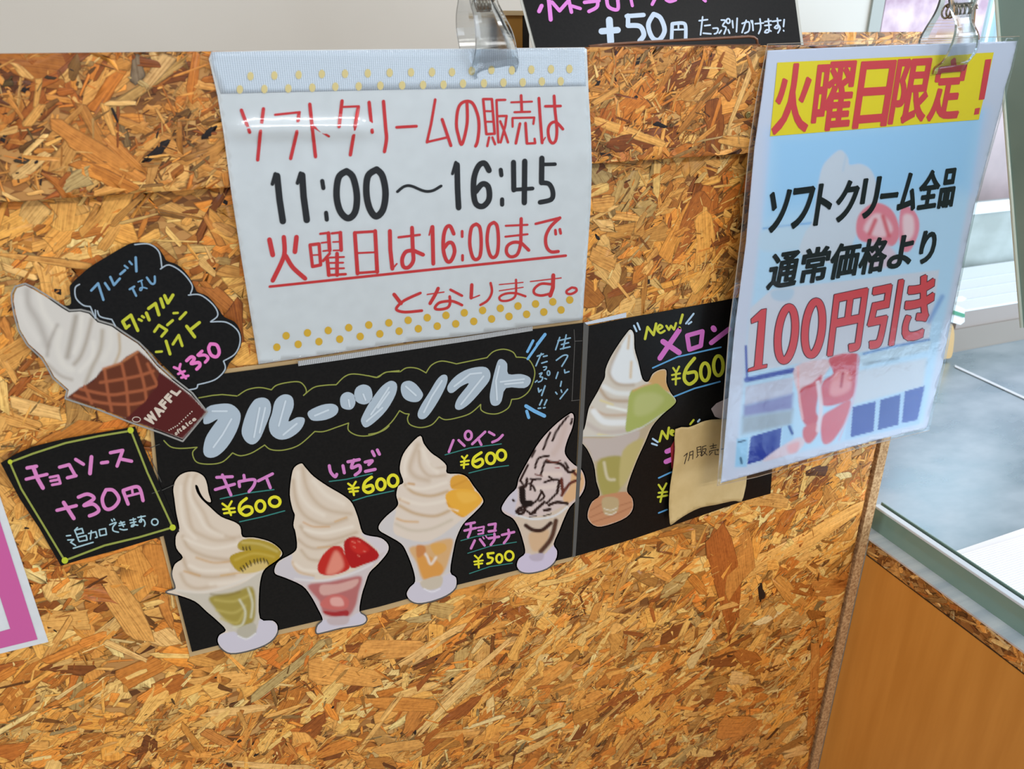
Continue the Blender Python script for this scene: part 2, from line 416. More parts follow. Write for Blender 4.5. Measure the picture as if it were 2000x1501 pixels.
PAL = np.array([(228, 176, 106), (218, 160, 86), (206, 144, 70), (238, 194, 128), (190, 122, 54), (222, 166, 94), (170, 102, 44), (214, 152, 80), (242, 210, 154), (138, 80, 36), (194, 162, 108), (206, 134, 62)], float)
PW = np.array([14, 15, 13, 10, 12, 13, 8, 9, 5, 5, 4, 8], float); PW /= PW.sum()
def flakes(name, parent, rect, yface, seed, dens, specials=(), label=None, ny=-1, tone=1.0):
    """raised wood strands pressed into the face: one irregular polygon each, own colour, own grain direction"""
    rs = np.random.RandomState(seed); x0, x1, z0, z1 = rect; A = (x1 - x0) * (z1 - z0)
    Vs, Fs, Cs, Us = [], [], [], []; base = 0
    grp = [(14, dens[0], (.020, .072), (.006, .026), 0.0, .80), (9, dens[1], (.010, .036), (.0016, .0068), .12, .92), (6, dens[2], (.003, .014), (.0005, .0018), .35, 1.0)]
    # slow fields so that coarse and fine, dark and light patches drift over the board
    ph = rs.rand(14, 3) * 6.28; fq = rs.rand(14, 2) * 22 + 5; fh = rs.uniform(45, 170, 14); fa = rs.rand(14) * 3.14
    def field(x, z): return sum(np.sin(x * fq[i, 0] + ph[i, 0] + 2 * np.sin(z * fq[i, 1] + ph[i, 1])) for i in range(6)) / 6
    def patch(x, z): return sum(np.sin((x * np.cos(fa[i]) + 1.5 * z * np.sin(fa[i])) * fh[i] + ph[i, 2] + 1.5 * np.sin(z * fh[i] * .6 + ph[i, 0])) for i in range(14)) / 3.0
    for gi, (n, dn, Lr, Wr, r0, r1) in enumerate(grp):
        N = int(dn * A)
        cx = rs.uniform(x0 - .01, x1 + .01, N); cz = rs.uniform(z0 - .01, z1 + .01, N)
        fld = field(cx, cz)
        if gi == 2:
            keep = rs.rand(N) < .35 + 1.0 * fld - .35 * patch(cx, cz); cx, cz, fld = cx[keep], cz[keep], fld[keep]; N = len(cx)
        ln = Lr[0] + (Lr[1] - Lr[0]) * rs.rand(N) ** 1.7; wd = Wr[0] + (Wr[1] - Wr[0]) * rs.rand(N) ** 1.4
        ang = np.where(rs.rand(N) < .62, rs.normal(.46, .45, N), rs.uniform(-1.6, 1.6, N)) + .5 * fld
        rank = r0 + (r1 - r0) * rs.rand(N)
        ci = rs.choice(len(PAL), N, p=PW)
        rgb = PAL[ci] * (rs.normal(1, .105, (N, 1)) + .07 * fld[:, None] + .085 * np.clip(patch(cx, cz), -2.2, 1.6)[:, None] * (1 if gi else .6)) * tone
        if gi > 0:
            dk = rs.rand(N) < (.10 if gi == 1 else .16); rgb[dk] *= .60
        if gi == 1:
            bk = rs.rand(N) < .012; rgb[bk] = (44, 30, 22); ln[bk] *= .42; wd[bk] *= .7
        if gi == 2:
            bk = rs.rand(N) < .02; rgb[bk] = (40, 28, 22); ln[bk] *= .4
        sp = specials if gi == 0 else ()
        if len(sp):
            s = np.array([q[:5] for q in sp], float)
            p0 = on(s[:, 0], s[:, 1], 1, yface); p1 = on(s[:, 2], s[:, 3], 1, yface)
            mid = (p0 + p1) / 2; d = p1 - p0; Lp = np.hypot(d[:, 0], d[:, 2]); pl = np.hypot(s[:, 2] - s[:, 0], s[:, 3] - s[:, 1])
            cx = np.concatenate([cx, mid[:, 0]]); cz = np.concatenate([cz, mid[:, 2]]); ln = np.concatenate([ln, Lp]); wd = np.concatenate([wd, s[:, 4] * Lp / pl])
            ang = np.concatenate([ang, np.arctan2(d[:, 2], d[:, 0])]); rank = np.concatenate([rank, .86 + .02 * rs.rand(len(s))])
            rgb = np.concatenate([rgb, np.array([q[5] for q in sp], float) * 1.09]); N = len(cx)
        rgb = np.clip(rgb, 8, 400); rgb = rgb * np.minimum(1, 252 / rgb.max(1, keepdims=True)); col = np.clip(lin(rgb) * KA, .004, .95)
        t = (np.arange(n) + .5) / n * 2 * math.pi
        ux = np.cos(t); uy = np.sin(t)
        # superellipse outline: nearly a plank with split ends
        e = .38
        sx = np.sign(ux) * np.abs(ux) ** e; sy = np.sign(uy) * np.abs(uy) ** e
        jx = 1 + rs.normal(0, .10, (N, n)) * (np.abs(ux) > .5); jy = 1 + rs.normal(0, .16, (N, n))
        taper = 1 + rs.uniform(-.35, .35, (N, 1)) * sx
        skew = rs.uniform(-.5, .5, (N, 1)) * wd[:, None]
        lu = sx * jx * ln[:, None] / 2 + skew * sy; lv = sy * jy * taper * wd[:, None] / 2
        lv = lv + (rs.uniform(-.12, .12, (N, 1)) * wd[:, None]) * (sx ** 2)
        ca, sa = np.cos(ang)[:, None], np.sin(ang)[:, None]
        tilt = rs.normal(0, .006, (N, 2))
        z = .0001 + rank * .00062
        def place(lu, lv, extra):
            X = np.clip(cx[:, None] + lu * ca - lv * sa, x0, x1); Z = np.clip(cz[:, None] + lu * sa + lv * ca, z0, z1)
            h = z[:, None] + np.clip(lu * tilt[:, :1] + lv * tilt[:, 1:], -.00018, .00018) + extra
            return np.stack([X, yface + ny * h, Z], -1)
        uo = rs.rand(N, 2) * 9
        ids = base + np.arange(N)[:, None] * (2 * n + 1 if gi < 2 else n + 1)
        if gi < 2:
            ins = np.minimum(.0012 if gi == 0 else .0005, wd[:, None] * .22)
            lin_u = lu * (1 - 2 * ins / ln[:, None]); lin_v = lv * (1 - 2 * ins / wd[:, None])
            pv = np.concatenate([place(lu, lv, -.00005), place(lin_u, lin_v, .00003), place(np.zeros((N, 1)), np.zeros((N, 1)), .00003)], 1)
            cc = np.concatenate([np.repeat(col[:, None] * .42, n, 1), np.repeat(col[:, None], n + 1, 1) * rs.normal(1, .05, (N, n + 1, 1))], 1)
            uvv = np.concatenate([np.stack([lu, lv], -1), np.stack([lin_u, lin_v], -1), np.zeros((N, 1, 2))], 1) + uo[:, None]
            tri = []
            for i in range(n):
                j = (i + 1) % n
                tri += [(i, j, n + j), (i, n + j, n + i), (n + i, n + j, 2 * n)]
            K = 2 * n + 1
        else:
            pv = np.concatenate([place(lu, lv, 0), place(np.zeros((N, 1)), np.zeros((N, 1)), .00004)], 1)
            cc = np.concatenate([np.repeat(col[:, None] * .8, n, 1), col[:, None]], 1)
            uvv = np.concatenate([np.stack([lu, lv], -1), np.zeros((N, 1, 2))], 1) + uo[:, None]
            tri = [(i, (i + 1) % n, n) for i in range(n)]; K = n + 1
        tri = np.array(tri)
        F = (np.arange(N)[:, None, None] * K + base + tri[None]).reshape(-1, 3)
        Vs.append(pv.reshape(-1, 3)); Cs.append(cc.reshape(-1, 3)); Us.append(uvv.reshape(-1, 2)); Fs.append(F); base += N * K
    return link(name, np.concatenate(Vs), np.concatenate(Fs).astype(np.int32), OSBF, parent, label, col=np.clip(np.concatenate(Cs), 0, .95), uv=np.concatenate(Us), kind='stuff')
G1 = (206, 150, 78); G2 = (190, 124, 56); G3 = (222, 176, 108); G4 = (168, 100, 40); G5 = (176, 148, 96); BK = (30, 22, 20)
def sp(fr, *rows):
    out = []
    for x0, y0, x1, y1, w_, c in rows:
        a = fr.p(x0, y0); b = fr.p(x1, y1); out.append((*a, *b, w_ / fr.k, c))
    return out
spec_rail = sp(cA, (400, 920, 1120, 1390, 170, G2), (560, 1180, 1000, 1400, 130, (180, 112, 44)), (760, 990, 1040, 1260, 110, G2), (960, 560, 1090, 640, 60, G5), (985, 410, 1010, 590, 90, (120, 102, 80)),
               (1240, 410, 1060, 640, 95, (190, 150, 96)), (780, 755, 990, 750, 40, G3), (290, 570, 260, 800, 40, G1), (200, 930, 320, 760, 60, G1), (760, 760, 840, 1000, 60, G1), (880, 880, 930, 1080, 70, (120, 95, 60)),
               (1065, 1190, 1240, 1020, 46, BK), (1500, 1020, 1570, 920, 50, BK), (1000, 1130, 1180, 990, 50, G1), (440, 1390, 660, 1260, 120, G5), (165, 680, 215, 625, 34, BK), (15, 1000, 60, 1050, 46, BK), (250, 1195, 285, 1178, 30, BK),
               (120, 1160, 210, 1190, 60, (60, 50, 36)), (820, 790, 870, 900, 22, BK), (330, 560, 410, 580, 30, (60, 45, 25)), (20, 620, 100, 590, 60, (80, 60, 28)), (0, 1400, 150, 1480, 40, G3), (1140, 790, 1250, 980, 26, G1), (510, 505, 555, 525, 16, BK))
spec_rail += sp(cC, (1350, 870, 1876, 1060, 62, (216, 160, 84)), (1330, 770, 1580, 620, 46, G1), (1640, 720, 1670, 700, 34, BK), (1655, 450, 1690, 440, 44, BK), (1500, 400, 1540, 395, 44, (62, 34, 36)), (1360, 610, 1395, 600, 34, BK),
                (1790, 900, 1876, 935, 28, BK), (1750, 370, 1810, 560, 40, G1), (1440, 1010, 1640, 1080, 60, G5), (1500, 575, 1515, 580, 26, BK), (1480, 440, 1600, 370, 40, G2))
spec_rail += sp(cE, (60, 800, 250, 320, 40, G3), (0, 340, 120, 400, 110, G1), (20, 520, 90, 600, 60, G4), (0, 850, 210, 870, 50, G1))
spec_main = sp(dB, (0, 165, 620, 250, 62, G1), (20, 620, 120, 900, 60, G2), (0, 240, 260, 330, 70, G3), (1380, 380, 1680, 640, 190, (170, 104, 46)), (1440, 280, 1500, 270, 44, BK), (380, 420, 430, 430, 40, BK), (20, 900, 120, 1060, 50, G1),
               (60, 1200, 430, 1290, 130, G3), (30, 1290, 300, 1380, 110, G1))
spec_main += sp(dC, (560, 870, 870, 1330, 150, G1), (820, 790, 900, 1060, 190, (206, 142, 66)), (960, 760, 1010, 1060, 110, (196, 128, 56)), (260, 1500, 440, 1200, 46, G1), (640, 1350, 900, 1470, 44, G3), (380, 1160, 540, 930, 20, G4),
                (960, 1290, 1060, 1380, 120, G3), (60, 740, 180, 900, 40, G4), (980, 1060, 1060, 1260, 46, G2), (120, 105, 135, 115, 26, BK), (150, 655, 180, 660, 18, BK))
spec_main += sp(eE, (300, 560, 780, 170, 74, (176, 150, 96)), (700, 340, 1160, 430, 160, (214, 152, 76)), (1000, 230, 1400, 210, 150, (212, 150, 76)), (1250, 340, 1700, 60, 90, G3), (930, 980, 1290, 500, 44, (220, 170, 96)),
                (1330, 830, 1760, 400, 60, (230, 184, 116)), (1500, 600, 2000, 150, 60, G3), (1640, 760, 1960, 650, 34, (236, 200, 140)), (1200, 740, 1350, 650, 60, (226, 196, 128)), (1300, 790, 1420, 590, 110, G2), (980, 560, 1500, 600, 90, (200, 132, 58)),
                (1090, 890, 1400, 830, 90, G1), (1060, 960, 1240, 960, 110, (176, 116, 50)), (1760, 120, 2000, 60, 90, (212, 148, 70)), (1160, 80, 1215, 165, 22, G1), (840, 740, 880, 560, 24, G1), (100, 960, 700, 1000, 60, G3), (0, 640, 400, 600, 70, G3),
                (520, 840, 610, 940, 34, G2), (940, 190, 1000, 120, 26, G2), (1210, 175, 1220, 165, 22, BK), (1500, 290, 1512, 285, 22, BK), (1600, 415, 1615, 420, 26, BK), (510, 410, 555, 380, 16, BK), (60, 410, 70, 400, 26, BK), (815, 605, 840, 600, 24, BK), (320, 910, 350, 905, 26, BK),
                (140, 970, 190, 975, 36, (60, 38, 20)), (1320, 40, 1480, 10, 60, G5), (560, 230, 640, 130, 30, G5), (340, 270, 410, 330, 30, G1), (0, 760, 240, 900, 60, (190, 124, 58)), (1500, 780, 1800, 760, 60, G1))
spec_main += sp(eD, (160, 560, 700, 250, 100, (216, 160, 84)), (10, 380, 90, 860, 90, (160, 88, 34)), (90, 400, 110, 640, 130, G2), (270, 590, 430, 760, 44, (200, 136, 62)), (300, 1230, 480, 960, 36, (206, 148, 74)), (0, 745, 170, 695, 30, G1), (0, 1420, 200, 1270, 50, G2),
                (440, 1400, 470, 900, 40, G2), (560, 230, 500, 310, 26, G3), (190, 820, 320, 740, 50, (232, 196, 140)), (280, 210, 290, 150, 50, G2), (420, 100, 520, 90, 40, (90, 54, 28)), (590, 100, 610, 130, 40, (240, 210, 150)), (430, 650, 610, 640, 70, G2),
                (60, 1070, 150, 1080, 50, G3), (0, 350, 100, 390, 30, G1), (20, 1300, 260, 1290, 90, (198, 128, 56)), (310, 1440, 430, 1400, 60, G3), (140, 220, 330, 240, 60, G1), (430, 920, 490, 930, 26, (96, 60, 26)), (100, 930, 180, 1000, 46, G4), (200, 620, 215, 700, 20, BK))
spec_main += sp(dA, (1230, 540, 1365, 560, 80, G3), (1200, 420, 1365, 400, 90, G1), (1240, 620, 1265, 625, 30, BK), (1200, 720, 1365, 800, 110, G1), (1210, 140, 1300, 270, 110, G5), (1200, 320, 1365, 300, 60, G2))
spec_main += sp(cH, (0, 420, 120, 640, 60, G2), (60, 480, 200, 560, 90, (206, 152, 84)), (130, 330, 160, 345, 34, BK), (10, 810, 50, 800, 44, BK), (130, 780, 180, 860, 90, G5), (0, 640, 60, 760, 26, G3), (180, 1040, 260, 1480, 110, (150, 84, 30)))
spec_main = [q for q in spec_main]
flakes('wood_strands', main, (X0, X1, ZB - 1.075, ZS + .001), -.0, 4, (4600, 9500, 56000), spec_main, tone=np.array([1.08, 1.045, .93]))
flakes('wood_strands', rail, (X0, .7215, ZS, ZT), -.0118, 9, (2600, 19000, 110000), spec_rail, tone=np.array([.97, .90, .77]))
# cut underside shadow edge is real; a crosshead screw sits near the right end of the rail
def screw(px, py, yf):
    c = on(np.array(px), np.array(py), 1, yf)
    v, f = [], []
    for r, h in ((.0030, .0002), (.0028, .0012), (.0017, .0014), (.0012, .0008)):
        for i in range(16):
            a = i / 16 * 2 * math.pi; v.append((c[0] + r * math.cos(a), yf - h, c[2] + r * math.sin(a)))
    for k in range(3):
        for i in range(16):
            j = (i + 1) % 16; f.append((k * 16 + i, k * 16 + j, (k + 1) * 16 + j, (k + 1) * 16 + i))
    f.append(tuple(48 + i for i in range(16)))
    link('screw', v, f, mat('screw_metal', (150, 130, 80), rough=.35, metal=.9), rail, 'small brass coloured crosshead screw')
screw(1460, 224, -.0124)

# ------------------------------------------------------------------ notice with opening hours
def s_a4(px, py):
    v = np.clip((py - 100) / 600, 0, 1)
    ridge = .0030 * np.exp(-((py - (252 - .012 * (px - 600))) / 17.0) ** 2) * np.clip((px - 430) / 60, 0, 1) * np.clip((760 - px) / 60, 0, 1)
    rip = .0009 * np.exp(-((py - 300 - .02 * (px - 900)) / 26.0) ** 2) * np.exp(-((px - 1060) / 150.0) ** 2)
    wav = .0003 * np.sin(px / 47.0) * np.sin(py / 61.0 + 1) 
    return -.0132 + .0092 * np.clip((v - .42) / .55, 0, 1) ** 1.5 - ridge - rip - wav
A4 = thing('hours_notice', 'white laminated notice with large red and black hand lettering giving soft serve selling hours', 'notice', (.16, -.01, .93))
a4o = [(408, 115), (413, 101), (560, 98), (800, 95.5), (1000, 94), (1141, 92.5), (1146, 96), (1150, 187), (1154, 256), (1156, 320), (1154, 400), (1149, 470), (1141, 573), (1138, 624), (1040, 636.5), (900, 656.5), (800, 667), (650, 690), (505, 711), (473, 513), (453, 384), (437, 262), (425, 187)]
sheet('paper', a4o, s_a4, PAPER, A4, 9, .0003, smooth=True)
def mesh_mat(name, c0, c1):
    m = bpy.data.materials.new(name); m.use_nodes = True; nt = m.node_tree; N = nt.nodes; L = nt.links; b = N['Principled BSDF']
    tc = N.new('ShaderNodeTexCoord'); wv = N.new('ShaderNodeTexWave'); wv.inputs['Scale'].default_value = 200; wv.bands_direction = 'X'; L.new(tc.outputs['Object'], wv.inputs[0])
    wz = N.new('ShaderNodeTexWave'); wz.inputs['Scale'].default_value = 260; wz.bands_direction = 'Z'; L.new(tc.outputs['Object'], wz.inputs[0])
    mu = N.new('ShaderNodeMath'); mu.operation = 'MULTIPLY_ADD'; mu.inputs[1].default_value = .6; L.new(wv.outputs[1], mu.inputs[0])
    mz = N.new('ShaderNodeMath'); mz.operation = 'MULTIPLY'; mz.inputs[1].default_value = .4; L.new(wz.outputs[1], mz.inputs[0]); L.new(mz.outputs[0], mu.inputs[2])
    cr = N.new('ShaderNodeValToRGB'); cr.color_ramp.elements[0].color = (*alb(c0), 1); cr.color_ramp.elements[1].color = (*alb(c1), 1); cr.color_ramp.elements[0].position = .15; cr.color_ramp.elements[1].position = .7
    L.new(mu.outputs[0], cr.inputs[0]); L.new(cr.outputs[0], b.inputs['Base Color']); b.inputs['Roughness'].default_value = .25
    bp = N.new('ShaderNodeBump'); bp.inputs['Strength'].default_value = .5; bp.inputs['Distance'].default_value = .0006; L.new(mu.outputs[0], bp.inputs['Height']); L.new(bp.outputs[0], b.inputs['Normal'])
    return m
LACE = mesh_mat('mesh_film', (178, 190, 202), (222, 228, 236)); LACE2 = mesh_mat('mesh_film_dark', (118, 118, 116), (196, 198, 198))
sheet('mesh_band', [(411, 118), (413, 102), (800, 96.5), (1141, 93.5), (1144.5, 168), (900, 173), (640, 178), (431, 183)], s_a4, LACE, A4, 12, .00018, lift=.0003, label='woven looking clear strip along the top edge', smooth=True)
sheet('zip_strip', [(582, 705), (800, 672), (900, 658.5), (1040, 637), (1040.5, 645.5), (900, 668), (800, 683), (583, 714.5)], s_a4, LACE2, A4, 16, .0002, lift=-.0006, label='narrow ribbed strip showing under the bottom edge')
YD = mat('dot_yellow', (222, 174, 40), rough=.3); YDF = mat('dot_faded', (226, 204, 140), rough=.3)
RED = mat('ink_red', (206, 40, 42), rough=.28, spec=.4); BLK = mat('ink_black', (20, 19, 19), rough=.4, spec=.2)
td = P(cB, '335 558 510 553 688 548 858 542 1028 540 1195 537 1355 533 1512 530 1665 530 1812 528') + P(cC, '455 520 600 512 750 515 893 510 1037 507 1172 505') + \
     P(cB, '257 655 437 652 612 648 788 642 957 635 1128 632 1287 627 1447 625 1600 622 1750 620') + P(cC, '392 612 545 610 688 605 830 603 970 597 1108 595')
td += P(cC, '165 527'); td += []
bd = P(cH, '568 1270 717 1250 862 1233 1005 1214 1145 1195 1285 1180 1420 1162 1553 1144 503 1350 652 1330 797 1311 942 1294 1085 1275 1222 1257 1357 1238 1491 1221 1623 1203 1752 1187') + \
     P(dA, '243 1145 365 1128 487 1112 605 1098 723 1083 840 1069 955 1055 1068 1042 428 1185 547 1169 663 1152 780 1138 895 1123 1010 1109')
write('dot_row', [], s_a4, YDF, A4, 'faded yellow dots under the mesh strip', lift=.0008, polys=[[(x + 6.3 * math.cos(t), y + 8.6 * math.sin(t)) for t in np.arange(12) / 12 * 6.283] for x, y in td])
write('dot_row', [], s_a4, YD, A4, 'two rows of yellow dots along the bottom', lift=.0006, polys=[[(x + 7.2 * math.cos(t), y + 7.6 * math.sin(t)) for t in np.arange(14) / 14 * 6.283] for x, y in bd])
line1 = strokes(fA, '175 250 265 490;415 235 380 500 352 790;W26;540 300 810 272;W38;800 285 775 500 710 775;918 185 945 450 980 755;W26;960 430 1125 535;W38;1268 150 1235 430;W24;1280 215 1450 208;W38;1445 215 1410 420 1358 735;1562 165 1595 490;~1717 155 1740 430 1750 560 1728 700;W32;1860 436 2075 424', 38)
line1 += strokes(fB, '390 135 345 400 300 598;W26;300 596 520 545;W34;465 350 560 635;W34;~735 175 735 400 680 620 640 520 620 400 640 230 700 160 790 170 850 300 865 430 850 580 828 640;W28;910 130 1005 130 1035 505 945 510 910 130;W22;925 260 1015 262;945 375 1020 375;W26;975 545 955 640;1010 545 1040 620;1060 140 1150 138;1055 140 1065 400 1075 600;1075 315 1165 312 1150 420 1100 600;~1095 370 1140 480 1180 600;W22;1215 165 1440 157;W30;1322 90 1330 265;W24;1250 272 1420 267;1230 430 1228 335 1465 330 1455 400;W30;1310 395 1265 610;1370 390 1385 610;W26;1385 612 1475 608 1468 560;W32;1515 120 1530 350 1550 605;W14;1550 605 1585 545;W30;1585 208 1750 205;W32;~1680 95 1690 250 1710 450 1700 570 1665 608 1630 570 1615 470 1640 400 1700 380 1775 455', 30)
write('lettering', line1, s_a4, RED, A4, 'red line of lettering under the mesh strip', lift=.0006)
line2 = strokes(cH, '505 155 522 320 545 470;W26;492 140 472 212;W46;680 150 690 300 712 462;W26;668 135 647 205;W30;820 190 828 240;847 412 852 460;W46;~990 122 935 165 920 290 945 400 1000 450 1050 405 1062 290 1035 165 990 122;~1200 110 1140 155 1128 270 1150 380 1195 437 1245 388 1262 270 1240 155 1200 110;W20;~1345 265 1390 230 1440 225 1530 260 1590 258 1650 225', 46)
line2 += strokes(dA, '317 142 320 300 327 428;W20;308 125 286 202;W38;~530 180 500 132 460 150 430 230 428 340 445 405 490 418 530 370 525 290 485 270 440 320;W28;608 175 612 212;617 372 617 408;W34;693 125 695 310;W26;695 308 820 300;W36;768 118 765 395;882 98 880 262;W24;890 140 970 138;W32;~885 262 930 270 955 320 945 372 870 392', 38)
write('lettering', line2, s_a4, BLK, A4, 'bold black opening hours', lift=.0006)
line3 = strokes(fC, '165 362 205 548;W55;~340 330 350 500 320 620 205 860;~365 560 450 700 600 835;W58;495 330 475 510;W40;665 425 770 412 790 670 690 690 660 425;W20;690 550 780 545;W30;785 290 890 277;W46;885 280 900 495;W22;800 400 890 390;820 500 910 490;W30;925 285 1040 272;W46;1030 275 1040 490;W20;940 390 1030 385;945 493 1050 490;W34;900 530 820 620;W46;870 590 890 795;990 530 990 795;W24;900 580 1075 572;900 645 1065 642;900 715 1075 710;W32;880 795 1095 782;W48;1207 278 1240 775;1455 255 1480 755;W34;1205 275 1455 260;W24;1240 525 1450 515;W32;1230 770 1490 750;W50;1635 255 1640 480 1665 715;W20;1665 720 1720 655;W30;1740 333 2000 302;W48;~1905 215 1915 480 1920 620 1860 700 1800 690 1785 600 1830 510 1920 495 1960 510 2040 545', 60)
line3 += strokes(fD, '155 205 165 655;W20;140 200 115 305;W46;~415 290 370 197 320 220 290 330 290 500 330 620 380 620 425 510 400 410 350 400 300 460;W34;517 258 517 325;522 553 522 612;W42;~690 170 630 220 610 400 640 560 685 605 735 560 750 400 735 220 690 170;~905 150 845 200 822 370 850 530 895 580 945 530 960 370 945 200 905 150;W26;1050 192 1315 180;1045 325 1315 295;W40;~1238 105 1235 300 1230 420 1190 540 1110 570 1060 520 1070 440 1140 395 1230 400 1280 440 1330 490;W32;1415 168 1710 95;W40;~1710 95 1600 200 1540 320 1545 440 1600 508 1690 505;W34;1655 245 1660 295;1710 235 1720 285', 48)
line3 += strokes(REF, '527 559.5 820 528.5 1105 499', 5.2)
write('lettering', line3, s_a4, RED, A4, 'underlined red line of lettering', lift=.0006)
line4 = strokes(cH, '1322 982 1370 1045;W20;~1505 972 1400 1020 1350 1060 1340 1090 1400 1105 1515 1095', 26)
line4 += strokes(fD, '90 1030 295 1000;W42;~225 955 190 1030 125 1140;W32;375 972 515 1045;W34;~365 1055 370 1130 340 1190 240 1213 185 1195 240 1130 370 1110 440 1125 515 1160;W42;635 912 627 1072;W16;627 1080 730 1040;W30;~865 890 880 1000 830 1100 740 1158;W14;970 910 1260 882;970 985 1262 942;W28;~1175 850 1175 1000 1150 1070 1070 1106 990 1103 975 1060 1050 1020 1170 1015 1290 1052;W15;1350 872 1725 828;W48;1630 795 1625 950 1592 1045;W32;~1600 905 1480 900 1400 960 1400 1018 1480 1043 1590 1020;W30;~1855 945 1795 985 1800 1018 1850 1023 1910 990 1905 955 1855 945', 16)
write('lettering', line4, s_a4, RED, A4, 'small red closing line above the dots', lift=.0006)

sheet('laminate', a4o, s_a4, FILM, A4, 7, .0001, lift=.0010, smooth=True, label='clear glossy laminate with a crease')

# ------------------------------------------------------------------ menu boards
Y_M = -.0022
M1 = thing('fruit_menu', 'wide black menu card with chalk style heading and four sundae cut outs', 'menu', (.1, -.002, .66))
m1o = [(291, 745), (360, 737), (441, 729), (584, 709.5), (720, 690.5), (1039, 643), (1139.5, 630), (1132, 783), (1117, 1087), (1000, 1115.5), (892, 1142), (740, 1184.5), (544, 1230), (375, 1272.5), (347.6, 1165), (320, 1048)]
sheet('backing', [(284, 738), (441, 720.5), (584, 701.5), (720, 681), (1039, 633.5), (1138, 619), (1136, 783), (1119, 1094), (1000, 1124), (892, 1151), (740, 1195), (544, 1239), (371, 1282), (342, 1165), (312, 1048)], -.0010, mat('laminate_margin', (188, 158, 112), rough=.2), M1, 60, .0005, label='narrow clear laminate margin')
sheet('card', m1o, Y_M, CHALKBOARD, M1, 60, .0004)
GRY = mat('chalk_grey', (168, 181, 190), rough=.4); GRL = mat('chalk_light', (200, 210, 216), rough=.4); OLV = mat('pen_olive', (140, 145, 66), rough=.4)
heads = [P(dD, '350 930 380 800 500 765 600 770 670 830 680 900 640 1020 560 1150 470 1230 390 1240 350 1190 370 1070 430 970 480 900 400 940'),
         P(dD, '820 720 890 710 940 745 950 830 900 970 850 1080 790 1125 730 1100 692 1030 700 950 740 830 780 760'),
         P(dD, '985 745 1040 690 1100 682 1145 715 1150 800 1105 920 1180 885 1245 890 1245 940 1200 1010 1110 1070 1020 1080 950 1030 932 940 960 850'),
         P(dD, '1285 830 1400 775 1500 765 1548 800 1530 860 1440 905 1330 915 1285 880'),
         P(dD, '1565 720 1590 675 1640 660 1690 690 1700 760 1670 810 1620 815 1575 790'), P(dD, '1690 680 1710 620 1770 593 1830 615 1852 680 1840 740 1780 770 1710 745'),
         P(dE, '200 560 250 590 240 680 160 820 50 930 -30 975 -68 920 -50 860 10 750 90 640 140 590'), P(dE, '300 580 360 560 420 590 475 660 480 700 440 745 370 745 310 710 285 640'),
         P(dE, '650 510 695 515 695 580 640 700 560 830 500 895 450 895 435 850 470 770 540 660 600 560'), P(dE, '700 610 760 530 850 470 950 440 1040 440 1080 490 1070 560 1000 650 900 760 820 815 775 810 768 770 800 700 890 585 820 610 750 665 710 660'),
         P(dE, '1150 380 1190 370 1230 410 1240 500 1350 500 1430 530 1435 580 1380 625 1220 625 1180 740 1140 780 1090 770 1075 700 1090 600 1120 470')]
for hpoly in heads:
    write('heading_letter', [], Y_M, GRY, M1, lift=.0007, polys=[catmull(hpoly, 3, True)])
write('chalk_highlight', strokes(dD, '430 830 560 830;600 900 520 1040 440 1150;850 800 800 1060;900 800 850 1020;1080 740 1020 960;1060 1040 1180 940;1340 870 1460 820;1640 730 1650 790;1770 680 1790 730;1940 800 1800 920;2000 660 1900 800', 16)
      + strokes(dE, '180 620 90 760 20 860;330 610 420 690;650 560 560 700 490 840;760 610 900 500 1000 490;1020 520 900 670 820 770;1160 430 1130 560 1140 730;1170 570 1380 545;1210 590 1370 575', 16), Y_M, GRL, M1, 'paler strokes inside the fat letters', lift=.0009)
write('cloud_outline', strokes(dD, '310 712 430 690 520 682 650 695;~660 690 740 640 850 620 955 640;~955 640 1000 600 1100 575 1200 570 1250 610 1265 660 1240 690;~1240 690 1330 620 1430 600 1530 595;~1530 595 1610 520 1700 500 1890 530;~1890 530 1960 490 2000 480 2090 470;~0 1090 60 1145 150 1160 295 1150;~295 1150 255 1200 290 1280 400 1300 520 1280 610 1200;~610 1200 680 1225 780 1200 895 1130;~895 1130 950 1170 1060 1175 1200 1130 1340 1010;~1340 1010 1420 1010 1540 970 1640 935;~1640 935 1640 1000 1720 1045 1830 1045 1950 1000 2000 960', 10)
      + strokes(dE, '~0 515 80 530 150 485 270 480;~280 480 340 445 430 450 510 490;~510 490 560 420 650 385 780 410;~780 410 900 385 1050 355;~1050 355 1110 300 1200 280 1280 305 1310 350;~1310 350 1400 360 1450 410 1475 500 1430 640 1350 710 1270 725;~1270 725 1240 800 1150 850 1060 850 1000 820 995 770;~995 770 900 850 780 890 680 905 625 880;~625 880 560 950 460 975 370 950 345 900 360 855;~360 855 320 850 275 825;~275 825 200 930 100 1010 0 1035', 10), Y_M, OLV, M1, 'thin olive cloud line round the heading', lift=.0005)
PNK = mat('pen_pink', (204, 124, 184), rough=.35); YEL = mat('pen_yellow', (222, 214, 40), rough=.35); GRN = mat('pen_green', (48, 122, 112), rough=.35)
BLU = mat('pen_blue', (112, 172, 216), rough=.35); BLS = mat('pen_blue_pale', (132, 170, 192), rough=.35)
def price(nm, fr, name_st, price_st, under, lab, pw, yw):
    write('flavour_name', strokes(fr, name_st, pw), Y_M, PNK, M1, 'pink flavour name of the ' + lab, lift=.0006)
    write('price_lettering', strokes(fr, price_st, yw), Y_M, YEL, M1, 'yellow price of the ' + lab, lift=.0006)
    write('underline', strokes(fr, under, 8), Y_M, GRN, M1, lift=.0005, gap=2)
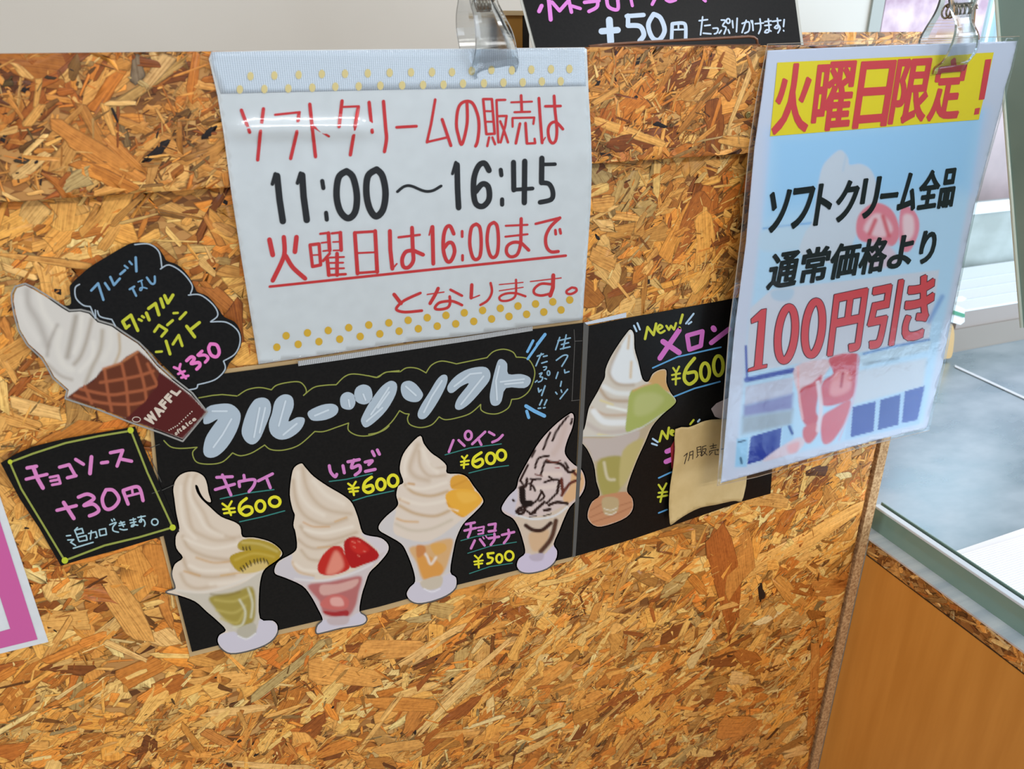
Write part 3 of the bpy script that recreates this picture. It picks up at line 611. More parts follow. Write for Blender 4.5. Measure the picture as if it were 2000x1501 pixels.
price('kiwi', dF, '440 185 550 180;430 270 565 232;480 168 540 308;630 170 635 205;595 215 600 250;~595 215 700 200 700 240 665 285;830 160 730 210;790 195 815 258', '480 368 518 395;545 352 520 395;485 408 565 400;492 436 568 426;520 395 540 448;W21;~648 332 605 370 600 420 640 450 685 430 680 395 640 390 605 420;o 745 385 32 38;o 845 355 38 34', '465 335 650 295 840 270;600 495 760 460 915 418', 'kiwi sundae', 21, 15)
price('berry', dG, '~440 175 450 220 480 252 492 235;535 175 545 225;570 148 650 132;~612 135 595 190 648 172 655 210 620 240;~690 150 740 140 715 168;692 215 760 200;740 75 755 105;775 65 790 95', '572 300 602 322;625 287 605 320;575 337 645 327;582 357 640 352;602 320 612 380;W22;~735 255 690 290 680 340 710 362 745 345 735 312 690 325;o 800 305 30 38;o 885 280 34 40', '440 285 560 270 740 230;605 420 700 390 890 350', 'strawberry sundae', 22, 15)
price('pine', dH, '575 155 540 245;615 155 660 198;o 690 118 26 34;820 90 720 185;765 140 790 190;850 92 890 115;~955 115 920 150 875 170', '640 280 660 300;682 272 660 300;632 322 695 312;634 346 690 340;660 300 655 370;W22;~790 250 735 290 725 340 760 362 800 335 790 300 740 320;o 862 295 34 42;o 945 270 34 40', '510 268 700 215 945 183;695 408 850 370 1000 350', 'pineapple sundae', 20, 15)
price('choco', eA, '45 1030 120 1015;32 1085 130 1062;~85 1020 85 1080 62 1142;W16;145 1060 200 1050 190 1110;150 1085 190 1080;150 1115 195 1107;W22;240 1035 300 1025 292 1085;240 1092 300 1084;120 1170 88 1238;165 1160 205 1213;W12;190 1140 200 1155;215 1130 225 1145;W22;240 1152 330 1137;~290 1112 290 1160 258 1208;355 1122 460 1097;~410 1078 415 1130 372 1192', '120 1300 148 1325;185 1290 155 1325;115 1352 190 1342;120 1377 185 1367;150 1325 155 1405;W20;230 1283 282 1277;232 1285 237 1315;~237 1315 275 1325 262 1358 228 1370;o 332 1325 26 36;o 418 1302 36 40', '0 1172 130 1135 290 1115;60 1280 250 1220 480 1183;75 1455 250 1395 445 1365', 'chocolate banana sundae', 22, 16)
write('accent_marks', strokes(fH, '160 262 75 425;W46;335 170 220 320;W36;240 300 80 530;W54;55 1220 180 1295 325 1365;W44;65 1295 95 1390', 38), Y_M, BLU, M1, 'thick blue marker flashes', lift=.0006)
write('side_note', strokes(fH, '550 215 490 395;525 265 705 222;575 320 680 292;560 385 700 352;645 178 600 382;~500 550 600 480 665 480 640 540 580 638;620 690 625 735 685 715;525 725 495 815;575 860 560 930;490 1018 510 1045;570 985 580 1018;665 975 555 1115;220 490 310 457;280 450 200 632;310 495 365 482;285 592 365 567;W20;~310 650 355 645 345 680 320 695;~250 750 290 735 260 790 300 800 280 850 235 870;190 870 220 847;330 815 355 825;o 385 738 20 34;W24;235 960 245 1015 280 982;335 925 285 1065;290 1130 255 1205;235 1255 270 1250;360 1130 325 1205;310 1248 335 1242', 22), Y_M, BLS, M1, 'small pale blue vertical writing', lift=.0006)
write('tape_edge', strokes(fH, '760 100 770 280;770 270 880 265;770 290 730 1140;720 1145 885 1125;', 7), Y_M, mat('tape_line', (96, 94, 90), rough=.3), M1, 'faint outline of clear tape', lift=.0005)

CR = (214, 197, 176); SH = (190, 166, 138); LT = (230, 218, 200); GL = (198, 192, 184); BS = (200, 193, 200)
pk = Paint(CR, 1.7)
pk.line(dF, '240 170 215 260 235 400 270 540 340 590 440 625 560 615', 20, SH, 26, .8).line(dF, '300 165 270 220 280 320 350 430 400 530 520 600 600 600', 16, SH, 26, .75)
pk.line(dF, '190 250 190 380 215 520 290 610', 18, LT, 22, .6).line(dF, '260 200 255 320 310 440 370 540 480 590', 20, LT, 22, .6)
pk.line(dF, '205 600 250 680 380 740 560 765', 22, SH, 22, .9).line(dF, '215 610 300 650 430 680 590 650', 14, LT, 20, .7).line(dF, '300 745 420 780 540 770', 12, (196, 150, 92), 16, .8)
pk.line(dF, '205 750 250 840 380 880 560 865', 22, SH, 22, .9).line(dF, '215 840 320 870', 12, (196, 150, 92), 14, .8).line(dF, '250 800 350 835 520 830', 16, LT, 20, .7)
pk.line(dF, '190 860 230 930 310 960 430 940', 20, SH, 22, .8).line(dF, '470 870 600 850', 10, (205, 160, 90), 12, .8).line(dF, '400 930 560 915 700 880', 26, LT, 22, .6)
pk.fill(dF, '150 968 350 995 600 935 770 835 745 1000 742 1170 700 1260 620 1300 505 1250 370 1120 280 1050', (196, 186, 168), 14)
pk.line(dF, '160 972 350 985 560 930 760 830', 14, (215, 205, 190), 12)
pk.fill(dF, '390 1020 560 985 690 950 712 1100 690 1200 600 1235 500 1180 430 1100', (158, 140, 66), 26).line(dF, '430 1040 560 1050 680 1000;440 1110 560 1130 640 1080;470 1170 580 1200 630 1130', 14, (186, 168, 92), 16, .8).line(dF, '600 1040 640 1120 620 1210 560 1230;660 960 690 1060 680 1160', 14, (206, 202, 176), 12, .9).line(dF, '400 1000 500 1010 600 985', 12, (120, 100, 50), 14, .6)
pk.fill(dF, '460 1285 560 1262 650 1300 720 1250 742 1175 830 1185 865 1225 850 1290 780 1350 650 1395 540 1410 480 1380 448 1330', BS, 8).fill(dF, '590 1240 700 1200 715 1270 650 1310 590 1290', (178, 170, 150), 12).line(dF, '590 1290 650 1312 710 1275', 8, (225, 222, 220), 8)
pk.fill(dF, '585 660 620 620 700 612 800 635 865 668 892 712 850 745 700 700 610 695', (170, 144, 52), 8).line(dF, '620 640 740 650 860 700', 16, (190, 168, 92), 12)
pk.fill(dF, '530 745 600 705 720 688 830 705 885 738 850 775 780 820 700 790 640 850 570 825', (172, 142, 42), 8).fill(dF, '600 850 690 785 790 770 790 815 700 850', (205, 178, 110), 12).line(dF, '570 760 700 715 840 740', 14, (190, 162, 70), 14)
pk.line(dF, '605 815 625 840;625 800 640 825;645 785 660 812;672 770 682 800;700 760 708 788;722 755 728 782;745 752 750 780;768 752 775 780;788 762 800 790;622 670 628 692;645 670 650 690;668 668 675 688', 9, (45, 34, 26), 5)
ps = Paint(CR, 1.7)
ps.line(dG, '190 280 205 400 250 500 330 560 440 585 560 545', 20, SH, 24, .9).line(dG, '255 190 280 320 350 430 450 490 590 510', 20, SH, 26, .85).line(dG, '220 220 235 360 300 460 400 520', 24, LT, 24, .6).line(dG, '330 280 420 380 540 440', 30, LT, 26, .6)
ps.line(dG, '260 570 330 600 440 600', 10, (200, 150, 95), 12, .8).line(dG, '480 565 560 535', 8, (205, 160, 100), 10, .9).line(dG, '240 600 300 670 440 695 630 640', 20, SH, 20, .85).line(dG, '270 620 400 645 600 600', 18, LT, 18, .8)
ps.line(dG, '225 690 290 740 380 752 540 700', 18, SH, 18, .85).line(dG, '360 745 450 740', 8, (205, 155, 95), 10, .8).line(dG, '245 765 300 825 390 840', 18, SH, 18, .85).line(dG, '185 850 220 910 330 945', 14, (200, 165, 125), 16, .8).line(dG, '200 860 260 900 350 910', 18, LT, 16, .7)
ps.fill(dG, '65 930 60 885 100 835 180 795 175 860 230 930 340 955 250 1000 130 958', (198, 190, 190), 12).fill(dG, '660 645 800 680 850 725 845 780 780 850 700 850 790 790 740 730', (205, 195, 195), 12)
ps.fill(dG, '130 958 350 988 600 915 830 770 720 920 665 1080 650 1190 560 1250 395 1250 310 1080 250 1010', (200, 186, 182), 14).line(dG, '200 965 400 975 600 925 740 860', 14, (215, 208, 204), 10)
ps.fill(dG, '290 1010 440 985 560 960 665 950 645 1060 620 1160 560 1230 410 1215 370 1120', (176, 104, 100), 26).fill(dG, '380 1010 500 1000 640 965 600 1030 400 1080', (205, 158, 146), 16).fill(dG, '380 1130 440 1080 520 1075 575 1110 560 1170 470 1180 390 1160', (196, 104, 96), 14).fill(dG, '400 1190 480 1195 570 1185 555 1235 430 1215', (160, 44, 46), 10).fill(dG, '450 1100 520 1095 540 1150 460 1150', (218, 160, 148), 16)
ps.fill(dG, '352 1340 360 1290 395 1250 540 1260 640 1200 690 1225 695 1260 650 1285 520 1305 400 1335', BS, 8).fill(dG, '430 1240 570 1225 560 1280 450 1285', (190, 172, 170), 14)
ps.fill(dG, '545 705 590 672 650 678 740 740 785 790 770 830 680 865 600 890 560 840 545 770', (168, 26, 26), 8).fill(dG, '590 690 650 700 720 760 650 790 590 750', (196, 44, 36), 22, .8).line(dG, '600 705 620 712;640 700 655 708;610 740 622 746;680 770 692 776;640 800 650 808', 6, (226, 130, 110), 6, .8)
ps.fill(dG, '470 735 525 742 550 800 582 885 520 925 430 940 372 925 358 880 380 820 420 770', (186, 42, 34), 8).fill(dG, '480 770 520 800 540 880 480 930 420 930 440 850', (222, 140, 118), 34, .9)
pp = Paint((216, 200, 182), 1.7)
pp.line(dH, '300 190 260 290 240 380 290 440 380 465', 30, SH, 34, .8).line(dH, '310 240 320 350 390 430 510 425', 18, SH, 24, .9).line(dH, '400 340 430 370 510 360', 12, SH, 16, .7).line(dH, '250 210 205 320 200 430', 24, LT, 26, .7).line(dH, '340 230 380 330 450 400', 30, LT, 24, .6)
pp.line(dH, '205 500 270 560 400 585 530 550', 22, (190, 158, 118), 18, .9).line(dH, '230 490 270 495', 20, (196, 150, 96), 10, .8).line(dH, '220 510 350 530 520 480', 20, LT, 18, .7).line(dH, '160 610 230 640', 18, (196, 150, 96), 14, .8).line(dH, '160 660 280 720 430 740 540 700', 22, (190, 158, 118), 18, .9).line(dH, '180 610 340 650 520 620', 24, LT, 18, .6)
pp.line(dH, '140 760 200 780 300 785', 14, (205, 155, 90), 14, .8).line(dH, '130 800 250 850 400 840 560 770', 18, (190, 175, 150), 20, .7)
pp.fill(dH, '5 850 5 805 60 740 130 690 110 840 170 900 400 930 700 720 790 650 650 800 600 900 575 1000 550 1170 280 1245 265 1150 215 1020 170 950 70 890', (200, 193, 188), 16)
pp.fill(dH, '235 985 380 960 460 930 570 920 545 1060 500 1170 400 1240 330 1220 290 1100', (208, 164, 112), 26).fill(dH, '290 1040 350 1030 480 1110 490 1180 400 1235 340 1210', (212, 148, 72), 20).fill(dH, '400 960 500 950 520 1000 440 1040', (214, 160, 84), 18).line(dH, '330 1000 370 1050 400 1110 440 1060', 18, (226, 216, 202), 12, .9).fill(dH, '290 970 350 970 360 1020 300 1060', (196, 128, 72), 18)
pp.fill(dH, '215 1340 240 1290 280 1245 400 1260 540 1180 595 1215 590 1290 520 1350 400 1395 300 1410 240 1385', BS, 8).fill(dH, '330 1240 480 1200 480 1280 400 1310 335 1290', (196, 182, 160), 14).line(dH, '350 1300 410 1325 470 1300', 8, (228, 224, 226), 8)
pp.fill(dH, '555 450 620 418 680 440 740 545 640 530 560 530', (216, 156, 60), 8).line(dH, '570 510 680 460', 10, (196, 132, 44), 14, .7).fill(dH, '515 580 560 540 650 530 745 548 798 605 780 650 700 720 640 748 550 690 525 640', (226, 166, 60), 8).fill(dH, '600 560 720 560 760 610 650 640', (232, 178, 76), 30, .8).line(dH, '540 680 610 700', 12, (236, 214, 180), 8).line(dH, '525 640 600 720 650 745', 10, (196, 132, 44), 14, .6)
pc = Paint((206, 186, 178))
pc.line(eA, '900 180 860 320 800 420', 50, (196, 172, 160), 50, .7).line(eA, '700 600 860 600', 40, (220, 200, 186), 30, .8).line(eA, '660 720 830 700', 40, (222, 204, 190), 30, .7).fill(eA, '960 560 1040 580 1065 680 1010 790 920 850 880 800 940 700', (214, 170, 124), 20)
pc.fill(eA, '352 900 370 850 420 780 480 720 490 800 470 900 480 960', (198, 190, 196), 12)
pc.fill(eA, '450 975 700 955 930 860 890 980 850 1080 800 1200 740 1290 600 1300 555 1270 540 1180 500 1060', (204, 184, 162), 14).line(eA, '480 950 620 985 800 960 920 880', 16, (214, 212, 210), 10).fill(eA, '590 1110 760 1080 720 1230 620 1260', (206, 170, 132), 30)
CH = (44, 24, 20)
pc.line(eA, '925 95 830 220 790 310;770 240 740 310 710 385;640 390 610 450;960 125 950 165;580 520 540 600 510 655;760 440 670 462 640 545;720 500 690 605;900 500 925 545;690 640 620 650 600 730;720 670 780 650 860 655 870 720;830 760 740 850;700 750 650 830 590 860;450 820 460 830', 20, CH, 8)
pc.line(eA, '730 490 860 510 930 580 975 570;570 640 560 700 510 715;720 840 620 930;760 865 830 840 920 852;480 920 510 890 580 870;720 910 770 902;600 940 640 930;560 870 540 930 500 940;850 660 830 760', 26, CH, 8).line(eA, '530 740 540 840 600 850', 56, (30, 18, 16), 12).line(eA, '590 680 620 700 640 740;600 640 640 645;690 740 720 790 680 830;480 930 540 905 590 930;760 620 800 650;520 660 545 700', 20, CH, 10).line(eA, '740 470 800 500 860 480;640 600 700 615', 12, (110, 60, 50), 10)
pc.line(eA, '980 590 1022 640 940 680 870 780;870 640 880 760', 26, (98, 46, 34), 12).line(eA, '560 1040 620 1078 700 1080 775 1020', 34, (58, 34, 26), 14).line(eA, '820 1000 780 1150 690 1265', 40, (84, 54, 40), 20).line(eA, '810 540 850 545', 8, (150, 60, 60), 8).line(eA, '590 965 650 960;710 960 780 940', 10, CH, 6)
pc.fill(eA, '485 1395 500 1330 555 1280 700 1300 800 1210 830 1260 815 1340 740 1410 620 1445 530 1440', (200, 188, 204), 8).fill(eA, '590 1300 710 1280 700 1340 620 1345', (182, 168, 180), 14)
cut = [('kiwi sundae in a footed glass with two kiwi slices', pk, '180 540 160 440 145 330 138 270 150 215 185 170 240 148 300 150 350 180 372 230 382 290 400 352 380 355 350 330 325 290 308 245 290 240 300 285 332 335 390 390 470 460 560 495 605 530 620 600 700 605 800 630 860 665 895 705 890 735 850 770 780 820 750 880 735 1000 742 1170 830 1185 865 1225 850 1290 780 1350 650 1395 540 1410 480 1380 448 1330 460 1285 505 1250 440 1180 370 1120 290 1050 170 1005 90 985 150 965 150 930 130 860 150 790 205 745 160 680 155 600', dF),
       ('strawberry sundae in a footed glass with two berries', ps, '245 160 270 185 330 250 430 320 540 385 600 440 640 540 670 640 720 665 800 680 850 725 845 780 780 860 720 920 690 1000 665 1080 650 1190 690 1225 695 1260 650 1285 520 1305 400 1335 352 1340 360 1290 395 1250 360 1170 310 1080 250 1010 130 955 65 930 60 890 90 840 180 790 215 745 205 640 190 590 200 520 185 480 165 380 175 260 195 190', dG),
       ('pineapple sundae in a footed glass with yellow fruit', pp, '320 122 345 180 400 250 470 300 520 350 525 410 620 415 680 440 730 510 800 605 795 650 730 720 650 800 600 900 575 1000 550 1170 595 1215 590 1290 520 1350 400 1395 300 1410 240 1385 215 1340 240 1290 280 1245 265 1150 215 1020 170 950 70 890 5 850 5 805 60 740 130 680 150 640 135 580 150 510 190 480 165 400 165 340 190 260 250 180', dH),
       ('chocolate banana sundae streaked with dark sauce', pc, '960 75 975 110 960 200 920 300 895 400 920 460 980 520 1040 560 1070 640 1065 720 1020 800 940 880 890 980 850 1080 800 1200 830 1260 815 1340 740 1410 620 1445 530 1440 485 1395 500 1330 555 1280 540 1180 500 1060 450 980 380 940 352 900 370 850 420 780 480 720 500 640 540 560 590 470 640 380 720 270 830 160 930 85', eA)]
HALO = mat('cut_rim', (84, 82, 79), rough=.4)
def ring(name, outline, fr, surf, parent, w_=1.6, lift=.0004, m=None):
    q = P(fr, outline) if isinstance(outline, str) else outline
    if fr is not REF: q = catmull(q, 3, True)
    c = np.mean(q, 0); qq = np.array(q); q2 = [tuple(a) for a in qq] + [tuple(qq[0])]
    write(name, [(q2, 2 * w_ + 5)], surf, m or HALO, parent, lift=lift)
for lab, pt_, ol, fr in cut:
    ring('cut_rim', ol, fr, Y_M, M1, .2)
    sheet('sundae_photo', catmull(P(fr, ol), 3, True), Y_M, PRINT, M1, 2.4, .0002, lift=.0005, paint=pt_, label=lab)

# melon menu ---------------------------------------------------------------
M2 = thing('melon_menu', 'smaller black menu card with melon sundae cut out, partly behind the poster', 'menu', (.43, -.002, .66))
m2o = [(1144, 637), (1223, 621), (1431, 583), (1532, 565), (1505, 963.5), (1451, 978.5), (1240, 1051), (1143, 1080.5), (1124, 1086), (1135, 786)]
sheet('card', m2o, Y_M, CHALKBOARD, M2, 60, .0004, label='black card')
sheet('laminate_margin', P(REF, '1140 627 1144 632 1150 636 1142 786 1134 930 1124 1086 1118 1088 1128 900 1134 786'), Y_M, mat('laminate_grey', (88, 87, 84), rough=.15), M2, 60, .0003, lift=.0005, label='grey clear strip down the left edge')
sheet('zip_strip', P(eB, '92 150 340 90 340 118 92 165'), Y_M, LACE, M2, 40, .0002, lift=.0004, label='white ribbed strip at the top left')
pm = Paint((206, 198, 184), 1.5)
pm.fill(eB, '365 200 380 230 385 330 420 430 425 490 330 510 260 480 240 420 270 350 320 270', (222, 226, 226), 14).line(eB, '300 290 250 400 245 460 290 510 380 515', 16, (176, 156, 134), 18, .8).line(eB, '358 225 350 300', 12, (200, 168, 118), 12, .8).line(eB, '370 380 365 470', 12, (206, 172, 116), 14, .8)
pm.line(eB, '185 535 240 600 360 610', 20, (176, 150, 122), 16, .8).line(eB, '210 525 280 560 370 565', 28, (222, 224, 220), 14, .9).line(eB, '190 605 260 630', 10, (222, 204, 130), 12, .8).line(eB, '140 650 220 690 345 690', 14, (190, 160, 130), 14, .8).line(eB, '150 670 210 730 330 735', 36, (228, 230, 228), 14, .9).line(eB, '230 640 340 665', 14, (232, 234, 226), 12).line(eB, '115 745 200 790 340 785', 26, (190, 176, 166), 18, .8).line(eB, '180 810 260 825', 20, (220, 210, 150), 14, .9)
pm.fill(eB, '470 497 500 450 540 427 575 432 575 500 600 560 500 510', (204, 162, 104), 10).fill(eB, '362 560 410 535 510 505 560 540 628 600 615 640 500 740 400 770 338 788 345 680', (166, 174, 96), 8).fill(eB, '400 580 500 560 560 600 480 680 390 690', (182, 186, 122), 34, .8).line(eB, '380 550 440 520 500 506', 10, (206, 160, 100), 8, .8)
pm.fill(eB, '65 830 150 812 300 815 420 775 540 705 490 760 450 850 400 960 355 1080 345 1140 290 1190 200 1190 165 1080 150 980 110 890', (184, 166, 136), 12).fill(eB, '80 830 250 825 420 785 330 940 200 940 150 960 120 890', (190, 176, 166), 16).fill(eB, '170 970 300 930 330 1000 290 1150 200 1160', (164, 152, 84), 20).fill(eB, '320 900 440 830 400 950 340 1080 300 1100', (188, 172, 112), 20).line(eB, '210 970 230 1060 270 1070', 16, (212, 200, 170), 10, .8).line(eB, '70 812 250 812 400 778 560 680', 6, (200, 200, 190), 5).line(eB, '480 770 400 960 340 1110', 8, (208, 184, 150), 8, .8)
pm.fill(eB, '115 1260 140 1200 190 1165 345 1140 375 1180 378 1240 340 1290 250 1330 170 1345 120 1310', (190, 134, 96), 8).line(eB, '130 1290 250 1240 370 1200;140 1320 260 1280 370 1230;130 1250 200 1210', 6, (160, 104, 72), 6, .8).fill(eB, '200 1180 290 1180 285 1260 215 1275', (184, 160, 118), 10).line(eB, '210 1240 250 1250 285 1235;215 1265 250 1275 280 1260', 5, (220, 210, 190), 5)
mo = '365 190 385 220 388 300 410 380 435 480 470 495 495 450 540 425 575 430 575 500 600 560 630 600 620 630 550 690 490 760 450 850 400 960 355 1080 345 1140 375 1180 378 1240 340 1290 250 1330 170 1345 120 1310 115 1260 140 1200 185 1160 165 1080 150 980 110 890 65 830 95 770 110 700 125 640 170 560 195 510 215 470 220 420 250 350 300 270 340 215'
ring('cut_rim', mo, eB, Y_M, M2, -.4)
sheet('sundae_photo', catmull(P(eB, mo), 3, True), Y_M, PRINT, M2, 2.4, .0002, lift=.0005, paint=pm, label='melon sundae with green slice on a round wooden foot')
sheet('dessert_photo', P(eB, '838 655 870 622 940 590 985 590 975 712 900 716 860 700'), Y_M, mat('photo_pale', (196, 180, 178), rough=.3), M2, 12, .0002, lift=.0004, label='pale tip of a further cut out under the film')
YE2 = mat('pen_yellow_dull', (200, 202, 58), rough=.35); PK2 = mat('pen_magenta', (206, 110, 190), rough=.35); BL2 = mat('pen_blue_line', (92, 160, 208), rough=.35); ICE = mat('pen_ice', (178, 206, 228), rough=.35)
write('new_lettering', strokes(eB, '450 245 465 175 500 222 515 155;W13;~525 192 552 175 535 163 522 190 540 210 565 197;575 168 590 192 602 168 620 190 632 152;W15;670 103 656 152;W14;652 178 655 182;535 845 550 785 580 830 590 765;W12;~600 800 620 787 605 780 600 800 615 810;715 745 735 720', 15), Y_M, YE2, M2, 'yellow word new', lift=.0006)
write('flavour_name', strokes(eB, '650 193 537 358;W32;555 260 650 325;W26;697 225 787 200 777 285 710 308 697 225;W32;850 181 856 190;W28;943 187 838 268;W28;577 905 612 890;572 965 607 950', 30), Y_M, PK2, M2, 'magenta flavour name', lift=.0006)
write('price_lettering', strokes(eB, '615 415 630 437;650 407 635 437;608 457 655 447;610 482 655 475;632 437 630 512;W20;~740 358 692 420 680 480 710 510 750 480 745 440 700 445;o 802 438 26 52;o 880 402 28 58;W12;530 1100 550 1130;575 1092 555 1130;530 1147 580 1141;525 1172 580 1162;555 1130 540 1200', 12), Y_M, YE2, M2, 'yellow prices', lift=.0006)
write('underline', strokes(eB, '495 415 640 350 895 293;615 585 740 535 890 495;530 1060 605 1025;530 1265 580 1245', 9), Y_M, BL2, M2, lift=.0005, gap=6)
write('accent_marks', strokes(eB, '385 167 400 200;405 152 420 190;735 97 690 155;722 145 705 157;495 830 525 850;490 858 520 868;760 730 770 718', 11), Y_M, ICE, M2, lift=.0006, label='short pale blue dashes')
sheet('red_photo_edge', P(eB, '600 880 622 840 622 1000 606 1005'), Y_M, mat('photo_red', (150, 44, 52), rough=.3), M2, 20, .0002, lift=.0005)

# brown note -----------------------------------------------------------------
def s_note(px, py):
    u = (px - 1310) / 150; v = (py - 815) / 210
    return -.0045 - .004 * np.clip(v, 0, 1.2) ** 2 - .0035 * np.sin(np.clip(u, 0, 1) * 3.14) * np.clip(v, 0, 1.2) - .0015 * np.clip(1 - u * 3, 0, 1) * np.clip(v, 0, 1)
NT = thing('brown_note', 'crinkled brown paper note with handwriting taped over the melon menu', 'note', (.5, -.004, .62))
sheet('paper', catmull(P(eC, '425 310 560 290 640 262 700 235 800 210 960 205 1150 192 1180 400 1172 810 1150 960 1118 1065 1060 1060 1000 1066 850 1100 690 1130 560 1190 450 1260 388 1306 366 1290 357 1100 370 900 400 720 420 520'), 2, True), s_note, noise_mat('kraft_paper', (204, 174, 116), (212, 183, 126), (1, 1, 1), 60, .6, bump=.0004), NT, 7, .0003, smooth=True)
write('handwriting', strokes(eC, '515 592 550 560 520 672;575 552 572 600 558 640;575 552 610 537 606 622;576 582 602 576;650 502 655 580;650 502 690 490 696 570;655 527 690 520;655 552 690 546;665 580 645 606;685 575 697 592;705 495 745 482;710 495 700 582;~715 520 745 515 730 560 700 590;715 540 755 580;785 490 855 476;820 460 820 500;795 511 850 501;782 556 782 540 875 520 866 536;810 550 780 582;840 540 840 575 877 575;905 520 945 511', 8), s_note, mat('pen_black', (50, 38, 26), rough=.5), NT, 'black pen writing', lift=.0005)

# chocolate sauce card ---------------------------------------------------------
Y_C = -.0030
CC = thing('sauce_card', 'square black card with yellow green border offering chocolate sauce in pink', 'sign', (-.13, -.003, .75))
sheet('card', P(dC, '4 262 100 205 200 162 400 113 600 78 800 45 825 40 910 240 1000 450 1092 668 1095 682 1000 707 700 797 520 845 372 890 240 660 120 480 50 350'), Y_C, CHALKBOARD, CC, 60, .0005)
write('border_line', strokes(dC, '60 258 200 205 400 140 600 98 800 65;60 258 130 420 240 600 395 857;395 858 640 765 850 715 1055 655;800 65 900 320 1055 655', 12), Y_C, mat('pen_green_dull', (146, 154, 70), rough=.35), CC, lift=.0007)
write('corner_dot', strokes(dC, 'd 62 255 15;d 798 62 19;d 1055 656 19;d 396 857 20', 1), Y_C, mat('pen_lime', (186, 196, 48), rough=.35), CC, lift=.0009, label='brighter dots at the corners')
PK3 = mat('pen_pink_light', (212, 128, 184), rough=.35)
write('lettering', strokes(fF, '182 408 285 390;W34;172 530 400 477;W44;250 402 300 530 355 625;W28;430 510 520 492 545 575;438 550 530 532;455 592 540 577;W36;535 400 640 372 705 490;620 515 715 492;710 315 795 368;W42;882 288 866 468;W36;990 353 1058 344;1087 243 1222 216 1160 388;1195 310 1318 335', 38), Y_C, PK3, CC, 'pink first line', lift=.0007)
write('lettering', strokes(fF, '507 868 718 817;W42;580 783 690 955;W38;~740 725 840 692 910 740 800 815 900 800 962 860 930 900 860 928;~1040 645 1000 740 1020 830 1070 858 1140 820 1180 740 1120 652 1040 645;1227 662 1280 800;~1227 652 1360 612 1410 640 1442 762;W26;1320 622 1330 690;1250 720 1400 682', 36), Y_C, PK3, CC, 'pink price line', lift=.0007)
write('lettering', strokes(fF, '610 1145 655 1140;625 1190 690 1185 655 1215 710 1250;685 1280 900 1215;730 1055 700 1085 745 1200;700 1085 780 1065 795 1115;720 1130 790 1112;745 1160 825 1140 835 1190 750 1207;850 1120 930 1100 945 1160 925 1165;880 1090 870 1180;965 1080 975 1145 1045 1130 1035 1065 965 1080;~1080 1025 1150 1000 1115 1050 1120 1090 1175 1105;1100 970 1110 985;1125 960 1135 975;1185 1010 1240 995;1180 1035 1245 1020;1200 990 1230 1045;~1190 1070 1230 1080 1270 1075;1300 975 1360 962;1305 1005 1365 992;~1335 955 1345 1030 1315 1045 1330 1025 1385 1030;1385 945 1465 930;~1420 930 1425 990 1400 990 1420 965 1450 975 1465 1010 1455 1040;o 1570 995 35 34', 15), Y_C, mat('pen_pale', (164, 194, 200), rough=.35), CC, 'small pale blue line', lift=.0007)
write('tape_edge', strokes(fF, '1520 190 1620 150;1490 220 1560 380 1640 560;1650 650 1780 590;1540 685 1620 655', 8), Y_C, mat('tape_line2', (70, 70, 66), rough=.3), CC, 'faint outline of clear tape', lift=.0006)

# waffle cone card --------------------------------------------------------------
Y_W = -.0040
WC = thing('waffle_cone_card', 'cut out waffle cone soft serve on black cloud shaped card with pink price', 'sign', (-.1, -.004, .82))
sheet('cloud_card', catmull(P(dB, '485 400 510 360 620 260 740 185 850 120 930 85 1030 88 1100 120 1145 180 1165 212 1240 240 1310 310 1362 400 1378 430 1450 460 1520 540 1565 602 1640 640 1680 710 1685 790 1640 880 1600 925 1568 990 1500 1040 1360 1112 1200 1000 1000 800 800 690 640 640 500 620 400 560 330 470 440 520 495 508'), 3, True), Y_W, CHALKBOARD, WC, 60, .0005)
write('cloud_outline', strokes(dB, '~555 375 525 400 530 470 580 520 630 530;630 530 665 612;665 555 668 610;~680 560 700 600 780 620;780 620 805 665;~940 98 1040 95 1110 150 1130 262;~1120 268 1180 240 1270 290 1340 380 1330 440;~1315 450 1400 450 1490 520 1520 590 1470 635;~1470 637 1580 640 1660 700 1675 780 1640 860 1560 910;~1560 910 1570 970 1500 1040 1380 1075;~1380 1075 1370 1100 1320 1110', 9), Y_W, mat('pen_white', (168, 180, 188), rough=.35), WC, 'thin white line following the edge', lift=.0007)
write('lettering', strokes(fE, '185 470 250 402 300 558;315 400 355 460;365 342 400 418 455 357;460 315 505 277;W18;500 235 530 258;545 195 570 223;W24;605 157 612 288;W20;548 458 592 432;575 450 610 520;W16;W13;628 388 668 372;~656 378 668 430 660 466 644 466 648 446 680 442 712 450;W20;~710 347 755 405 785 395 785 337', 23), Y_W, mat('pen_blue_soft', (112, 154, 184), rough=.35), WC, 'blue writing on the cloud', lift=.0007)
write('lettering', strokes(fE, '515 825 482 762 560 702 625 848;W26;515 825 545 800;W24;635 742 662 755;665 712 683 724;W30;706 682 733 748;727 640 792 592 825 700;842 548 868 628;878 518 910 588 958 512;W26;782 858 825 797 900 845 850 903;905 795 955 752;W22;962 684 1003 681;W26;1022 738 1080 677;W22;797 1050 853 1046;W28;892 948 930 1070;W26;957 978 1012 892 1045 992;W30;1087 807 1163 908;1125 838 1208 772', 30), Y_W, mat('pen_yellow_soft', (188, 190, 48), rough=.35), WC, 'yellow green writing on the cloud', lift=.0007)
